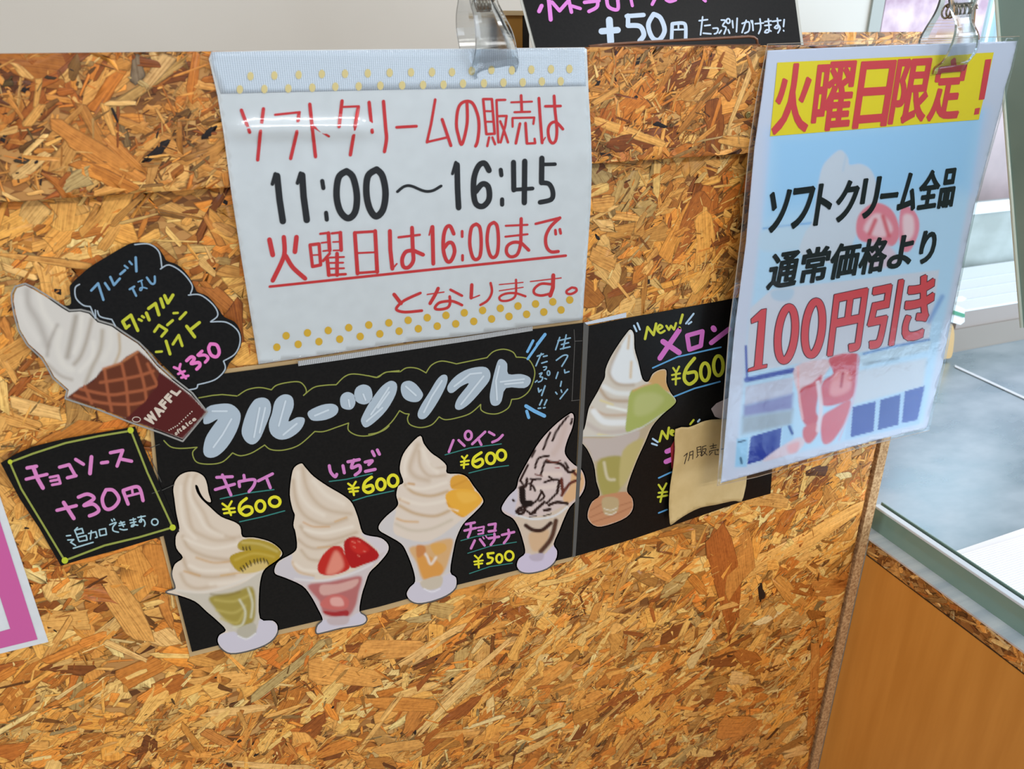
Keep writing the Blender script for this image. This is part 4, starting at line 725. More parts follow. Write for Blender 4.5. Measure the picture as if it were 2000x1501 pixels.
write('lettering', strokes(fE, '967 1195 1015 1215;1028 1165 1015 1215;1007 1258 1068 1232;1037 1293 1103 1275;1015 1215 1080 1300;W32;~1087 1133 1130 1097 1160 1115 1130 1160 1200 1150 1212 1180 1182 1213;W28;1192 1080 1233 1042;~1200 1085 1260 1080 1290 1110 1262 1148;W32;~1312 975 1295 1020 1320 1080 1370 1095 1395 1050 1370 985 1312 975', 24), Y_W, mat('pen_hot_pink', (224, 118, 184), rough=.35), WC, 'pink price on the cloud', lift=.0007)
pw = Paint((204, 198, 188), 1.5)
pw.line(dB, '190 415 200 520 270 640 330 800', 40, (168, 160, 150), 40, .8).line(dB, '270 440 300 560 380 690', 36, (216, 210, 198), 30, .7).line(dB, '140 470 170 620 260 760', 40, (212, 206, 196), 36, .7).line(dB, '330 870 345 780 400 660', 20, (158, 148, 136), 26, .8).line(dB, '420 700 400 820 440 930 500 970', 40, (214, 208, 196), 30, .8)
pw.line(dB, '530 600 500 740 470 880', 34, (160, 150, 136), 30, .9).line(dB, '640 620 600 780 560 880 520 930', 24, (164, 152, 136), 26, .9).line(dB, '570 600 560 740 520 850', 26, (216, 210, 198), 22, .8).line(dB, '715 700 700 830 640 960 600 1060', 26, (170, 158, 140), 26, .9).line(dB, '650 780 640 880 560 980', 30, (216, 210, 198), 24, .8).line(dB, '830 720 835 840 800 930', 14, (176, 150, 112), 20, .9).line(dB, '770 700 770 800 720 900', 36, (212, 206, 194), 26, .7).line(dB, '330 930 420 1010 500 1040', 18, (166, 154, 140), 24, .8)
pw.fill(dB, '480 1170 700 1000 960 850 1110 985 1330 1150 1440 1265 1275 1455 900 1320', (84, 38, 30), 8, smooth=False)
pw.fill(dB, '465 1165 560 1095 650 1055 700 980 740 955 830 930 880 880 965 835 1040 900 1110 980 1110 1010 1010 1190 880 1312 700 1240', (98, 50, 32), 10, smooth=False)
pw.line(dB, '590 1085 640 1205;730 975 755 1140 780 1260;850 930 880 1080 900 1290;950 880 1000 1050 1025 1200;1030 930 1095 1070', 20, (158, 88, 56), 10).line(dB, '700 1060 860 1035 980 1010 1070 980;560 1105 760 1145 890 1130 1010 1110 1100 1080;520 1150 700 1200 900 1212 1010 1195', 20, (158, 88, 56), 10).line(dB, '860 910 960 845;720 965 840 925', 16, (176, 110, 70), 12)
pw.fill(dB, '1110 985 1200 1048 1330 1150 1440 1265 1275 1452 1130 1398 875 1315 1010 1195 1098 1085', (82, 30, 28), 8, smooth=False).line(dB, '1330 1150 1440 1265 1275 1452', 12, (130, 100, 96), 10, .8)
wo = '100 440 120 400 175 382 230 410 330 470 430 540 480 570 560 565 620 580 680 640 780 670 850 720 960 790 1010 840 1090 940 1200 1040 1330 1140 1440 1265 1275 1455 1130 1400 900 1320 700 1240 465 1165 480 1110 380 1020 330 930 300 880 200 790 140 690 110 580 95 490'
ring('cut_rim', P(dB, '80 440 105 390 175 370 240 398 340 460 440 528 485 556 565 552 630 568 690 628 790 658 860 708 970 780 1022 832 1100 930 1212 1030 1342 1132 1446 1265 1275 1470 1125 1412 895 1332 695 1252 455 1172 468 1115 370 1030 318 935 288 888 190 798 128 695 98 585 82 495'), REF, Y_W, WC, -.9, lift=.0006, m=mat('film_rim', (150, 148, 142), rough=.2))
sheet('cone_photo', P(dB, wo), Y_W, PRINT, WC, 2.5, .0002, lift=.0009, paint=pw, label='cut out soft serve in a brown waffle cone with dark wrapper')
LTP = mat('print_cream', (206, 190, 172), rough=.3)
printed('wrapper_lettering', P(dB, '1003 1312 1222 1082 1270 1112 1060 1368'), [('W', 0, .24, 0, 1), ('A', .25, .43, 0, 1), ('F', .46, .6, 0, 1), ('F', .64, .78, 0, 1), ('L', .83, .98, 0, 1)], Y_W, LTP, WC, 3.0, .0013, 'cream printed word on the wrapper')
printed('wrapper_lettering', P(dB, '1212 1405 1355 1292 1378 1315 1228 1432'), [('o', 0, .1, .3, 1), ('f', .12, .2, 0, 1), ('t', .21, .3, .1, 1), ('&', .34, .5, .1, 1), ('I', .56, .6, 0, 1), ('c', .65, .78, .3, 1), ('e', .82, .97, .3, 1)], Y_W, LTP, WC, 1.0, .0013, 'small printed line on the wrapper')
write('wrapper_dots', strokes(dB, ';'.join('d %d %d 5' % (1180 + i * 14.5, 1392 - 8 * i - 6.5 * max(0, i - 4) * .9) for i in range(12)) + ';W5;o 952 1318 28 18', 5), Y_W, LTP, WC, lift=.0013)

# pink bordered card at the left -----------------------------------------------
PC = thing('pink_bordered_card', 'white card with broad pink border at the left edge of the screen', 'sign', (-.35, -.002, .6))
sheet('card', [(-45, 835), (0, 970), (94.5, 1253), (0, 1276), (-170, 1318), (-290, 1000), (-300, 880)], -.0014, PAPER, PC, 60, .0006)
write('printed_border', [], -.0014, mat('print_pink', (200, 92, 152), rough=.35), PC, lift=.0009, label='pink printed frame', polys=[[(-43, 895), (0, 1017), (73.5, 1248), (60, 1251), (-52, 905)], [(-52, 905), (60, 1251), (20, 1227), (0, 1165), (-80, 940)], [(73.5, 1248), (0, 1266), (-150, 1303), (-160, 1265), (0, 1233), (19.5, 1227.5), (40, 1225)]])

# ------------------------------------------------------------------ discount poster
def s_post(px, py):
    v = np.clip((py - 85) / 840, 0, 1.1); u = np.clip((px - 1480) / 420, -.1, 1.3)
    return -.0158 - .026 * v ** 1.5 - .004 * np.sin(np.clip(u, 0, 1) * 3.14) * v - .012 * np.clip(u - 1.0, 0, 1) * np.exp(-((py - 170) / 90.) ** 2)
PO = thing('discount_poster', 'large glossy poster with yellow banner and red discount lettering clipped at the right', 'poster', (.62, -.02, .85))
po = [(1499, 98.5), (1620, 93), (1760, 87.5), (1900, 83), (1987, 80), (1974, 135), (1963, 170), (1957, 203), (1904, 400), (1863, 598), (1840, 717), (1810, 835), (1700, 862), (1560, 901), (1408, 943), (1435, 642.5), (1457, 473), (1473.6, 288), (1488, 189)]
pb = Paint((206, 212, 230))
def pfade(px0): pass
pb.fill(REF, '1507 262 1920 218 1890 400 1850 600 1802 824 1438 912 1462 640 1490 420', (186, 218, 242), 14, smooth=False)
pb.fill(REF, '1507 262 1920 218 1895 370 1500 420', (158, 206, 250), 60, .85, smooth=False)
pb.line(cE, '285 1395 580 1360', 12, (130, 178, 226), 14).fill(cE, '290 1405 560 1385 600 1501 280 1530', (196, 216, 232), 30, .8)
pb.fill(cE, '640 1030 690 960 755 915 800 960 812 1005 880 1000 950 1050 990 1200 960 1330 860 1420 760 1600 520 1560 530 1440 590 1340 610 1180', (206, 214, 226), 16).line(cE, '790 950 770 1040', 14, (186, 206, 226), 16, .7)
pb.fill(cF, '730 140 740 60 790 5 850 -10 910 20 945 80 955 160 920 215 850 200 760 190', (226, 132, 148), 12).fill(cF, '770 130 820 50 880 60 920 130 860 170', (236, 200, 208), 26).line(cF, '830 80 800 150;870 60 900 160', 22, (214, 90, 104), 20, .9).fill(cF, '960 30 1010 10 1055 70 1055 150 1010 240 960 220', (230, 140, 158), 10).fill(cF, '975 60 1025 60 1030 150 985 190', (238, 206, 212), 24)
pb.fill(cF, '800 200 880 190 950 300 800 330', (222, 190, 204), 24, .8)
pb.fill(cF, '290 440 1165 340 1110 705 150 880 175 540', (210, 214, 226), 12, smooth=False)
pb.fill(cF, '290 450 400 440 380 500 300 495', (184, 206, 226), 20).line(cF, '1180 480 1110 610', 22, (120, 156, 212), 26, .8)
pb.line(cF, '1110 705 900 745 770 780', 12, (96, 140, 200), 14).fill(cF, '750 790 1125 710 1110 760 750 850', (196, 218, 234), 12, smooth=False).line(cF, '770 832 950 800', 12, (140, 160, 176), 18, .8)
pb.line(cF, '152 740 158 905', 12, (70, 90, 176), 10).line(cF, '155 915 400 865', 26, (64, 84, 170), 12).fill(cF, '150 950 400 900 395 990 145 1050', (196, 198, 216), 12, smooth=False).fill(cF, '142 1050 400 985 395 1070 140 1110', (134, 134, 184), 30, smooth=False).fill(cF, '135 1110 400 1070 390 1150 130 1200', (160, 172, 184), 34, smooth=False)
pb.fill(cF, '105 1225 165 1215 155 1370 95 1370', (158, 206, 238), 14, smooth=False).fill(cF, '178 1212 340 1165 330 1270 240 1335 160 1358', (34, 56, 156), 6, smooth=False).line(cF, '115 1240 150 1232', 8, (50, 80, 110), 6).line(cF, '125 1325 130 1350', 12, (50, 90, 120), 10)
pb.fill(cF, '345 1160 400 1145 400 1230 340 1270', (168, 206, 236), 12, smooth=False).line(cF, '380 1160 395 1195', 16, (48, 76, 150), 10)
pb.fill(cF, '720 870 1100 800 1080 950 700 1050', (206, 212, 222), 30, smooth=False).fill(cF, '690 1060 1095 945 1060 1145 670 1230', (176, 206, 234), 10, smooth=False)
pb.fill(cF, '712 1057 832 1027 820 1185 700 1215', (36, 62, 158), 5, smooth=False).fill(cF, '857 1020 962 990 950 1150 842 1178', (38, 66, 156), 5, smooth=False).fill(cF, '985 975 1088 946 1050 1125 968 1142', (44, 72, 164), 5, smooth=False)
pb.fill(cF, '410 845 600 808 560 900 540 980 500 1020 430 990', (222, 196, 202), 14).fill(cF, '590 800 735 778 738 880 715 1000 640 1040 560 1050 535 1000 560 920 610 880', (208, 84, 98), 12).fill(cF, '620 880 690 870 700 960 630 1000 590 980', (232, 150, 152), 26, .9).line(cF, '660 880 650 950', 14, (186, 50, 72), 16)
pb.fill(cF, '430 980 500 930 550 890 530 1000 520 1080 535 1120 500 1160 450 1130', (204, 78, 90), 14).fill(cF, '550 1110 620 1060 700 1020 680 1120 640 1190 600 1240 560 1250 545 1200', (214, 100, 112), 14).fill(cF, '455 1165 520 1140 530 1190 490 1245 455 1230', (210, 96, 102), 14).line(cF, '530 930 545 1060 530 1180', 22, (232, 214, 222), 14, .9).line(cF, '425 850 430 990 450 1120', 10, (236, 176, 176), 12).line(cF, '740 790 720 1000 640 1230', 10, (214, 190, 214), 12, .8)
pb.fill(cF, '240 1338 340 1262 430 1215 460 1240 420 1290 300 1330', (222, 202, 212), 14).fill(cF, '370 1260 430 1240 420 1290 380 1300', (232, 160, 162), 24, .8)
sheet('paper', po, s_post, PRINT, PO, 2.8, .0003, paint=pb, smooth=True)
QB = P(cE, '370 382 1692 320 1600 730 325 832')
def quadsheet(name, quad, surf, m, parent, lift, label=None, n=14):
    TL, TR, BR, BL = [np.array(q, float) for q in quad]; v = []; f = []
    for j in range(n + 1):
        for i in range(n + 1):
            a = TL + (TR - TL) * i / n; b = BL + (BR - BL) * i / n; v.append(a + (b - a) * j / n)
    for j in range(n):
        for i in range(n): k = j * (n + 1) + i; f.append((k, k + n + 1, k + n + 2, k + 1))
    v = np.array(v); return link(name, onsurf(v[:, 0], v[:, 1], surf, lift), f, m, parent, label, smooth=True)
quadsheet('banner', QB, s_post, mat('print_yellow', (236, 214, 34), rough=.28), PO, .0006, 'yellow banner across the top')
PR = mat('print_red', (214, 66, 74), rough=.28); PB = mat('print_black', (16, 18, 20), rough=.4, spec=.2); PD = mat('print_outline', (96, 40, 58), rough=.28)
printed('lettering', QB, [('火', .005, .178, .02, .985), ('曜', .19, .375, .02, .99), ('日', .392, .555, .04, .99), ('限', .562, .735, .03, .97), ('定', .745, .895, .04, .97)], s_post, PR, PO, 5.0, .0009, 'red characters on the yellow banner')
write('exclamation_mark', [], s_post, PR, PO, lift=.0009, polys=[P(cE, '1641 364 1677 360 1656 490 1634 606 1600 610 1620 490'), P(cE, '1578 662 1608 657 1600 696 1570 701')])
printed('lettering', P(cE, '330 1158 1482 1016 1437 1262 288 1428'), [('ソ', .0, .115, .04, 1), ('フ', .125, .24, .03, .98), ('ト', .26, .345, .0, .98), ('ク', .365, .48, .0, .98), ('リ', .495, .59, .0, .98), ('ー', .60, .695, .44, .56), ('ム', .70, .80, .0, .96), ('全', .805, .915, 0, .96), ('品', .92, 1, .02, 1)], s_post, PB, PO, 4.4, .0009, 'black line naming the soft serve range')
printed('lettering', P(cF, '292 257 1165 120 1128 306 256 448'), [('通', .0, .178, 0, 1), ('常', .19, .36, 0, 1), ('価', .365, .54, 0, 1), ('格', .545, .71, 0, 1), ('よ', .72, .865, .05, .97), ('り', .905, 1.0, .02, .97)], s_post, PB, PO, 4.2, .0009, 'black line about the regular price')
big = [('円', .445, .625, .02, .98), ('引', .65, .815, 0, 1), ('き', .845, 1.0, 0, .98)]
QD = P(cF, '182 552 1162 352 1098 702 158 876')
printed('lettering_outline', QD, big, s_post, PD, PO, 8.5, .0007, 'dark outline of the discount characters', grow=.3)
printed('lettering', QD, big, s_post, PR, PO, 5.5, .0010, 'big red discount characters')
ONE = P(cF, '259 543 234 548 180 598 182 620 219 606 197 847 166 858 164 872 261 850 263 834 237 839')
ZER = [([cF.p(cx + 44 * math.cos(t) - 14 * math.sin(t), cy + 140 * math.sin(t)) for t in np.linspace(0, 6.2832, 29)]) for cx, cy in ((365, 675), (507, 645))]
write('lettering_outline', [(ONE + ONE[:1], 2.6)] + [(q, 44 / 2.68) for q in ZER], s_post, PD, PO, lift=.0007, gap=60)  # dark printed outline around the red figures
write('lettering', [(q, 36 / 2.68) for q in ZER], s_post, PR, PO, 'big red zeros', lift=.0010, gap=60)
write('lettering', [], s_post, PR, PO, 'big red figure one', lift=.0010, polys=[ONE])
sheet('laminate', [(1499, 86), (1600, 82), (1755, 77), (1900, 73), (1991, 71), (1984, 110), (1969, 170), (1962, 203), (1908, 400), (1867, 598), (1845, 717), (1815, 840), (1700, 868), (1560, 908), (1478, 931), (1401, 948), (1424, 642.5), (1446, 473), (1463, 288), (1478, 189)], s_post, FILM, PO, 14, .0001, lift=.0013, label='clear glossy laminate reaching past the paper', smooth=True)
write('laminate_edge', [([(1478, 189), (1499, 86), (1755, 77), (1991, 71)], 1.6), ([(1478, 189), (1463, 288), (1446, 473), (1424, 642), (1401, 948)], 1.8), ([(1401, 948), (1478, 931), (1700, 868), (1815, 840)], 1.6)], s_post, mat('film_edge', (178, 160, 140), rough=.1, alpha=.65), PO, lift=.0014)

# ------------------------------------------------------------------ clear plastic clips
PLAS = mat('clear_plastic', (236, 240, 242), rough=.10, trans=1.0, ior=1.46, raw=True)
CHR = mat('spring_steel', (150, 140, 125), rough=.22, metal=1.0)
def loft(name, rows, m, parent, thick=.0022, label=None, nseg=8, bulge=.0):
    """rows: (left px, right px, y-left px, y-right px, depth of the row)"""
    ys = [r[4] for r in rows]; R_ = np.array(rows, float)
    n = len(rows); tt = np.linspace(0, n - 1, (n - 1) * 4 + 1); q = np.array(catmull([tuple(r) for r in R_], 4))
    V = []; m_ = nseg + 1
    for side in (0, 1):
        for r in q:
            for i in range(m_):
                u = i / nseg; px = r[0] + (r[1] - r[0]) * u; py = r[2] + (r[3] - r[2]) * u
                rib = .0018 if i in (0, nseg) else (.0004 if i in (1, nseg - 1) else 0)
                y = r[4] - bulge * math.sin(u * math.pi) - (rib if side == 0 else 0)
                p = on(np.array(px), np.array(py), 1, y); p = p + (np.array([0, thick, 0]) if side else 0); V.append(p)
    F = []; K = len(q) * m_
    for j in range(len(q) - 1):
        for i in range(nseg):
            a = j * m_ + i; F.append((a, a + m_, a + m_ + 1, a + 1)); F.append((a + K, a + K + 1, a + K + m_ + 1, a + K + m_))
        a = j * m_; F.append((a, a + K, a + K + m_, a + m_)); a = j * m_ + nseg; F.append((a, a + m_, a + K + m_, a + K))
    for i in range(nseg):
        F.append((i, i + 1, i + 1 + K, i + K)); a = (len(q) - 1) * m_ + i; F.append((a, a + K, a + 1 + K, a + 1))
    return link(name, V, F, m, parent, label, smooth=False)
def coil(name, a, b, r, turns, wr, m, parent, label=None):
    a = np.array(a); b = np.array(b); ax = (b - a) / np.linalg.norm(b - a); u = np.cross(ax, [0, 0, 1.]); u /= np.linalg.norm(u); w_ = np.cross(ax, u)
    N = turns * 14; V = []; F = []
    for i in range(N + 1):
        t = i / N; an = t * turns * 2 * math.pi; rad = u * math.cos(an) + w_ * math.sin(an); c = a + (b - a) * t + rad * r
        for k in range(6):
            bb = k / 6 * 2 * math.pi; V.append(c + wr * (rad * math.cos(bb) + ax * math.sin(bb)))
    for i in range(N):
        for k in range(6): F.append((i * 6 + k, i * 6 + (k + 1) % 6, (i + 1) * 6 + (k + 1) % 6, (i + 1) * 6 + k))
    return link(name, V, F, m, parent, label, smooth=True)
def rod(name, pts, r, m, parent, label=None, n=8):
    pts = [np.array(p, float) for p in pts]; V = []; F = []
    for i, p in enumerate(pts):
        d = pts[min(i + 1, len(pts) - 1)] - pts[max(i - 1, 0)]; d /= np.linalg.norm(d); u = np.cross(d, [.13, .2, 1.]); u /= np.linalg.norm(u); w_ = np.cross(d, u)
        for k in range(n): a = k / n * 2 * math.pi; V.append(p + r * (u * math.cos(a) + w_ * math.sin(a)))
    for i in range(len(pts) - 1):
        for k in range(n): F.append((i * n + k, i * n + (k + 1) % n, (i + 1) * n + (k + 1) % n, (i + 1) * n + k))
    F.append(tuple(range(n))[::-1]); F.append(tuple((len(pts) - 1) * n + k for k in range(n)))
    return link(name, V, F, m, parent, label, smooth=True)
c1 = thing('clear_clip', 'clear plastic spring clip holding the hours notice on the screen top', 'clip', (.22, -.01, 1.1), 'clear spring clips')
loft('front_jaw', [(921, 958, -40, -42, -.030), (918, 962, -4, -6, -.024), (926, 978, 30, 26, -.020), (930, 992, 62, 56, -.022), (930, 1006, 95, 84, -.022), (925, 1012, 124, 110, -.0165), (921, 1013, 143, 126, -.0135), (928, 1008, 154, 140, -.0125)], PLAS, c1, .0024, 'curved clear front jaw')
loft('rear_jaw', [(900, 965, -40, -40, .010), (896, 972, 0, 0, .018), (892, 985, 30, 28, .026), (893, 1000, 62, 58, .030), (898, 1008, 90, 86, .026), (902, 1010, 112, 108, .018)], PLAS, c1, .0024, 'clear rear jaw behind the board')
pa = on(np.array(921.), np.array(6.), 1, -.008); pb_ = on(np.array(962.), np.array(4.), 1, -.008)
coil('spring', pa, pb_, .0045, 6, .0008, CHR, c1, 'small metal coil spring')
c2 = thing('clear_clip', 'clear plastic spring clip gripping the top right of the discount poster', 'clip', (.70, -.02, 1.1), 'clear spring clips')
loft('front_jaw', [(1858, 1916, -40, -44, -.036), (1856, 1912, -4, -8, -.028), (1862, 1902, 24, 20, -.024), (1869, 1903, 48, 44, -.026), (1866, 1913, 72, 68, -.031), (1857, 1912, 96, 92, -.030), (1845, 1901, 118, 112, -.024), (1828, 1892, 132, 122, -.020), (1823, 1884, 145, 138, -.019)], PLAS, c2, .0026, 'curved clear front jaw')
loft('rear_jaw', [(1846, 1905, -40, -42, .006), (1838, 1908, 0, -2, .012), (1828, 1906, 26, 24, .020), (1812, 1904, 52, 50, .026), (1800, 1906, 74, 72, .026), (1796, 1906, 90, 88, .020)], PLAS, c2, .0026, 'clear rear jaw spreading behind the board')
pa = on(np.array(1846.), np.array(22.), 1, -.006); pb_ = on(np.array(1898.), np.array(18.), 1, -.006)
coil('spring', pa, pb_, .0062, 6, .001, CHR, c2, 'small metal coil spring')
for c_, q in ((c1, [(926, 20), (956, 18)]), (c2, [(1850, 12), (1896, 8)])):
    p0 = on(np.array(float(q[0][0])), np.array(float(q[0][1])), 1, -.004); p1 = on(np.array(float(q[1][0])), np.array(float(q[1][1])), 1, -.004)
    rod('spring_pin', [p0, p1], .0016, CHR, c_)

# ------------------------------------------------------------------ black card standing behind the screen
TC = thing('topping_card', 'black card with pink and white chalk lettering standing behind the screen top', 'sign', (.4, .03, 1.07))
Y_T = .034
def s_top(px, py): return Y_T + .10 * np.clip((90 - py) / 300, -.2, 1)
tco = [(1003, -60), (1022, 0), (1048, 96), (1052, 118), (1570, 118), (1564, 84), (1553, 0), (1543, -60)]
sheet('clear_sleeve', [(998, -64), (1016, 0), (1042, 96), (1046, 122), (1576, 122), (1569, 84), (1558, 0), (1548, -64)], lambda a, b: s_top(a, b) + .001, mat('sleeve', (196, 196, 186), rough=.15), TC, 30, .0008, label='pale clear sleeve edge')
sheet('card', tco, s_top, CHALKBOARD, TC, 24, .0012)
PP2 = mat('chalk_orchid', (214, 124, 204), rough=.4); PWH = mat('chalk_white', (188, 203, 218), rough=.4)
write('lettering', strokes(fG, '122 82 140 42;W30;190 -30 206 142;W26;215 15 270 78 330 10;330 -30 356 88;W24;355 42 420 62;W26;450 17 555 5;~545 0 540 50 482 83;~610 -12 625 50 690 68 690 -10;W22;785 -12 797 42;W24;962 -12 940 32;W22;~1040 0 1070 12 1110 0;1310 -5 1325 8', 30), s_top, PP2, TC, 'orchid pink lettering cut by the frame', lift=.0016)
write('lettering', strokes(fG, '630 145 640 300;W46;575 226 690 217;W32;755 117 878 108;765 112 765 185;W36;~765 185 850 190 880 250 850 295;W34;~950 102 912 180 940 270 990 288 1030 220 1000 130 950 102;W26;1085 172 1080 290;~1085 172 1160 167 1182 192 1182 285;W13;1100 215 1165 213;1130 170 1130 215', 50), s_top, PWH, TC, 'fat white surcharge figures', lift=.0016)
write('lettering', strokes(fG, '1280 150 1340 142;1305 122 1290 252;1320 186 1360 181;1310 240 1365 245;~1380 205 1415 205 1410 235 1390 245;~1440 145 1470 150 1450 185 1475 200 1460 245;1425 240 1440 220;1490 215 1500 240;o 1490 152 13 17;1520 150 1525 200;1555 132 1550 230;~1590 170 1640 160 1640 220 1610 240;1620 147 1590 235;1655 150 1665 170;1665 150 1670 220;1685 172 1745 166;~1720 137 1725 200 1710 243;1755 157 1800 151;1755 185 1800 180;~1780 137 1785 225 1755 235 1770 215 1800 225;1810 155 1870 147;~1845 132 1850 200 1825 200 1850 180 1865 205 1850 238;1895 142 1890 192;1890 220 1892 224', 12), s_top, PWH, TC, 'thin white handwritten line', lift=.0016)
ST = thing('tray_stand', 'brown smoked acrylic stand rim in front of the black topping card', 'stand', (.5, .02, 1.09))
ac = mat('smoked_acrylic', (122, 84, 62), rough=.12)
pts = [on(np.array(float(a)), np.array(float(b)), 1, .022) for a, b in [(1150, 91), (1180, 87.5), (1250, 83), (1330, 78.5), (1400, 75), (1462, 71.5), (1472, 72.5), (1478, 77), (1480, 92)]]
rod('rim', pts, .0013, ac, ST, n=8)
lo = on(np.array(1150.), np.array(93.), 1, .02); hi = on(np.array(1480.), np.array(93.), 1, .02)
box('tray_wall', (lo[0], .018, 1.03), (hi[0] + .001, .021, 1.0975), ac, ST)

# small wooden box behind the first clip
a = on(np.array(975.), np.array(30.), 1, .13); b = on(np.array(1028.), np.array(30.), 1, .13)
WB = thing('wooden_box', 'small ochre wooden box with a black side behind the screen', 'box', (a[0], .13, 1.0))
box('front_panel', (a[0], .13, .98), (b[0] - .004, .136, a[2]), mat('ochre_wood', (160, 116, 48), rough=.5), WB)
box('lid', (a[0] - .002, .128, a[2]), (b[0] + .012, .24, a[2] + .004), mat('box_lid', (206, 182, 140), rough=.5), WB)
p = on(np.array([1016., 1028., 1044., 1036.]), np.array([96., 34., 34., 96.]), 1, .124)
box('side_panel', (b[0] - .0035, .13, .98), (b[0] + .003, .23, a[2]), mat('box_black', (24, 20, 18), rough=.5), WB, label='black side')

# ------------------------------------------------------------------ glass display case on the right
DC = thing('display_case', 'glass topped display case with beech side panel projecting on the right', 'display case', (.76, -.3, 0))
XP = .745
box('side_panel', (XP, -.75, 0), (XP + .018, -.0012, ZB - .636), BEECH, DC, label='orange beech veneer side')
box('shadow_gap', (XP + .001, -.75, ZB - .636), (XP + .017, -.0012, ZB - .6335), mat('gap_dark', (46, 30, 18), rough=.7), DC)
box('edge_band', (XP, -.75, ZB - .6335), (XP + .020, -.0012, ZB - .611), OSB, DC, label='horizontal band of coarse particle board')
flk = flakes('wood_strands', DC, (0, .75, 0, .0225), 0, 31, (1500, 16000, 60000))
# turn the generated strip onto the side of the case (local x runs towards the viewer)
me = flk.data; nv = len(me.vertices); arr = np.empty(nv * 3, np.float32); me.vertices.foreach_get('co', arr); arr = arr.reshape(-1, 3) + ORG[DC.name]
arr2 = np.stack([XP + arr[:, 1], -.0012 - arr[:, 0], ZB - .6335 + arr[:, 2]], 1) - ORG[DC.name]
me.vertices.foreach_set('co', arr2.astype(np.float32).ravel()); me.update()
box('steel_ledge', (XP - .001, -.75, ZB - .611), (XP + .026, .02, ZB - .6085), noise_mat('bright_ledge', (196, 208, 220), (232, 238, 242), (1, 22, 1), 2.5, .25, .35), DC)
GG = mat('green_glass', (122, 150, 138), rough=.12, spec=.6)
box('glass_rail', (.7655, -.75, ZB - .6085), (.7735, .02, ZB - .577), GG, DC, label='thick green glass edge')
box('rail_cap', (.7650, -.75, ZB - .577), (.7742, .02, ZB - .5735), mat('rail_white', (212, 222, 228), rough=.2, spec=.7), DC, .0008, label='pale strip on the green glass')
box('rail_lip', (.7775, -.75, ZB - .600), (.7790, .02, ZB - .572), GG, DC)
box('steel_deck', (.7795, -.75, ZB - .607), (2.3, .80, ZB - .6003), STEEL, DC, label='polished steel deck')
ZF = ZB - .600
def quad3(name, pts, m, parent, th, label=None):
    v = [tuple(p) for p in pts] + [(p[0], p[1], p[2] - th) for p in pts]
    return link(name, v, [(0, 1, 2, 3), (7, 6, 5, 4), (0, 4, 5, 1), (1, 5, 6, 2), (2, 6, 7, 3), (3, 7, 4, 0)], m, parent, label)
def onz(x, y, z): return on(np.array(float(x)), np.array(float(y)), 2, z)
seam = [onz(1865, 712, ZF + .0015), onz(2040, 792, ZF + .0015), onz(2040, 797, ZF + .0015), onz(1865, 716, ZF + .0015)]
_d = (seam[1] - seam[0]) * 4.0; seam = [seam[0], seam[0] + _d, seam[3] + _d, seam[3]]
quad3('deck_seam', seam[::-1], mat('seam_white', (226, 234, 240), rough=.3), DC, .001, 'pale joint between steel sheets')
LN = thing('sun_patch_sheet', 'bright white ribbed sheet standing in for a sun patch on the steel deck', 'sun_patch', (.9, -.1, ZF))  # white sheet added in place of a bright sun patch on the deck
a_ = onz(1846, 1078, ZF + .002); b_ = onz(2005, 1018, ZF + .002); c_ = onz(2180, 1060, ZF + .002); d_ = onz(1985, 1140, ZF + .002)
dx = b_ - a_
quad3('sheet', [(.785, a_[1] - .004, ZF + .002), (1.25, a_[1] + .012, ZF + .002), (1.25, a_[1] - .115, ZF + .002), (.785, a_[1] - .105, ZF + .002)][::-1], mat('sun_patch_white', (246, 248, 250), rough=.5), LN, .0015)  # sunlight on the deck painted as plain white
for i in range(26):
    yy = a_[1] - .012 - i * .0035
    box('rib', (.79, yy, ZF + .002), (1.24, yy + .0012, ZF + .0028), mat('sun_patch_white'), LN)
# stepped white rack at the back
RK = thing('white_rack', 'stepped white rack with beige front standing on the steel deck', 'rack', (1.2, .35, ZF))
f0 = onz(1858, 690, ZF); f1 = onz(2010, 659, ZF); yr = (f0[1] + f1[1]) / 2
def yz(px, py, y): return on(np.array(float(px)), np.array(float(py)), 1, y)
xl = yz(1858, 660, yr)[0]; zt = yz(1935, 598, yr)[2]; z1 = yz(1935, 674, yr)[2]; z2 = yz(1935, 632, yr)[2]
WHT = mat('rack_white', (232, 240, 242), rough=.4); BEI = mat('rack_beige', (140, 132, 122), rough=.5)
box('base_strip', (xl - .01, yr - .003, ZF), (2.3, yr + .2, z1), mat('rack_grey', (150, 158, 160), rough=.4), RK)
box('front_panel', (xl, yr, z1), (2.3, yr + .2, z2), BEI, RK, label='beige lower front')
box('front_panel', (xl + .01, yr + .004, z2), (2.3, yr + .2, zt - .004), mat('rack_taupe', (150, 141, 134), rough=.5), RK, label='lighter upper front')
box('top_panel', (xl + .01, yr + .002, zt - .004), (2.3, yr + .24, zt), WHT, RK, .001, label='bright white top')
for i in range(3): box('top_groove', (xl + .012, yr + .05 + i * .055, zt), (2.3, yr + .053 + i * .055, zt + .0012), mat('groove', (200, 212, 214), rough=.4), RK)
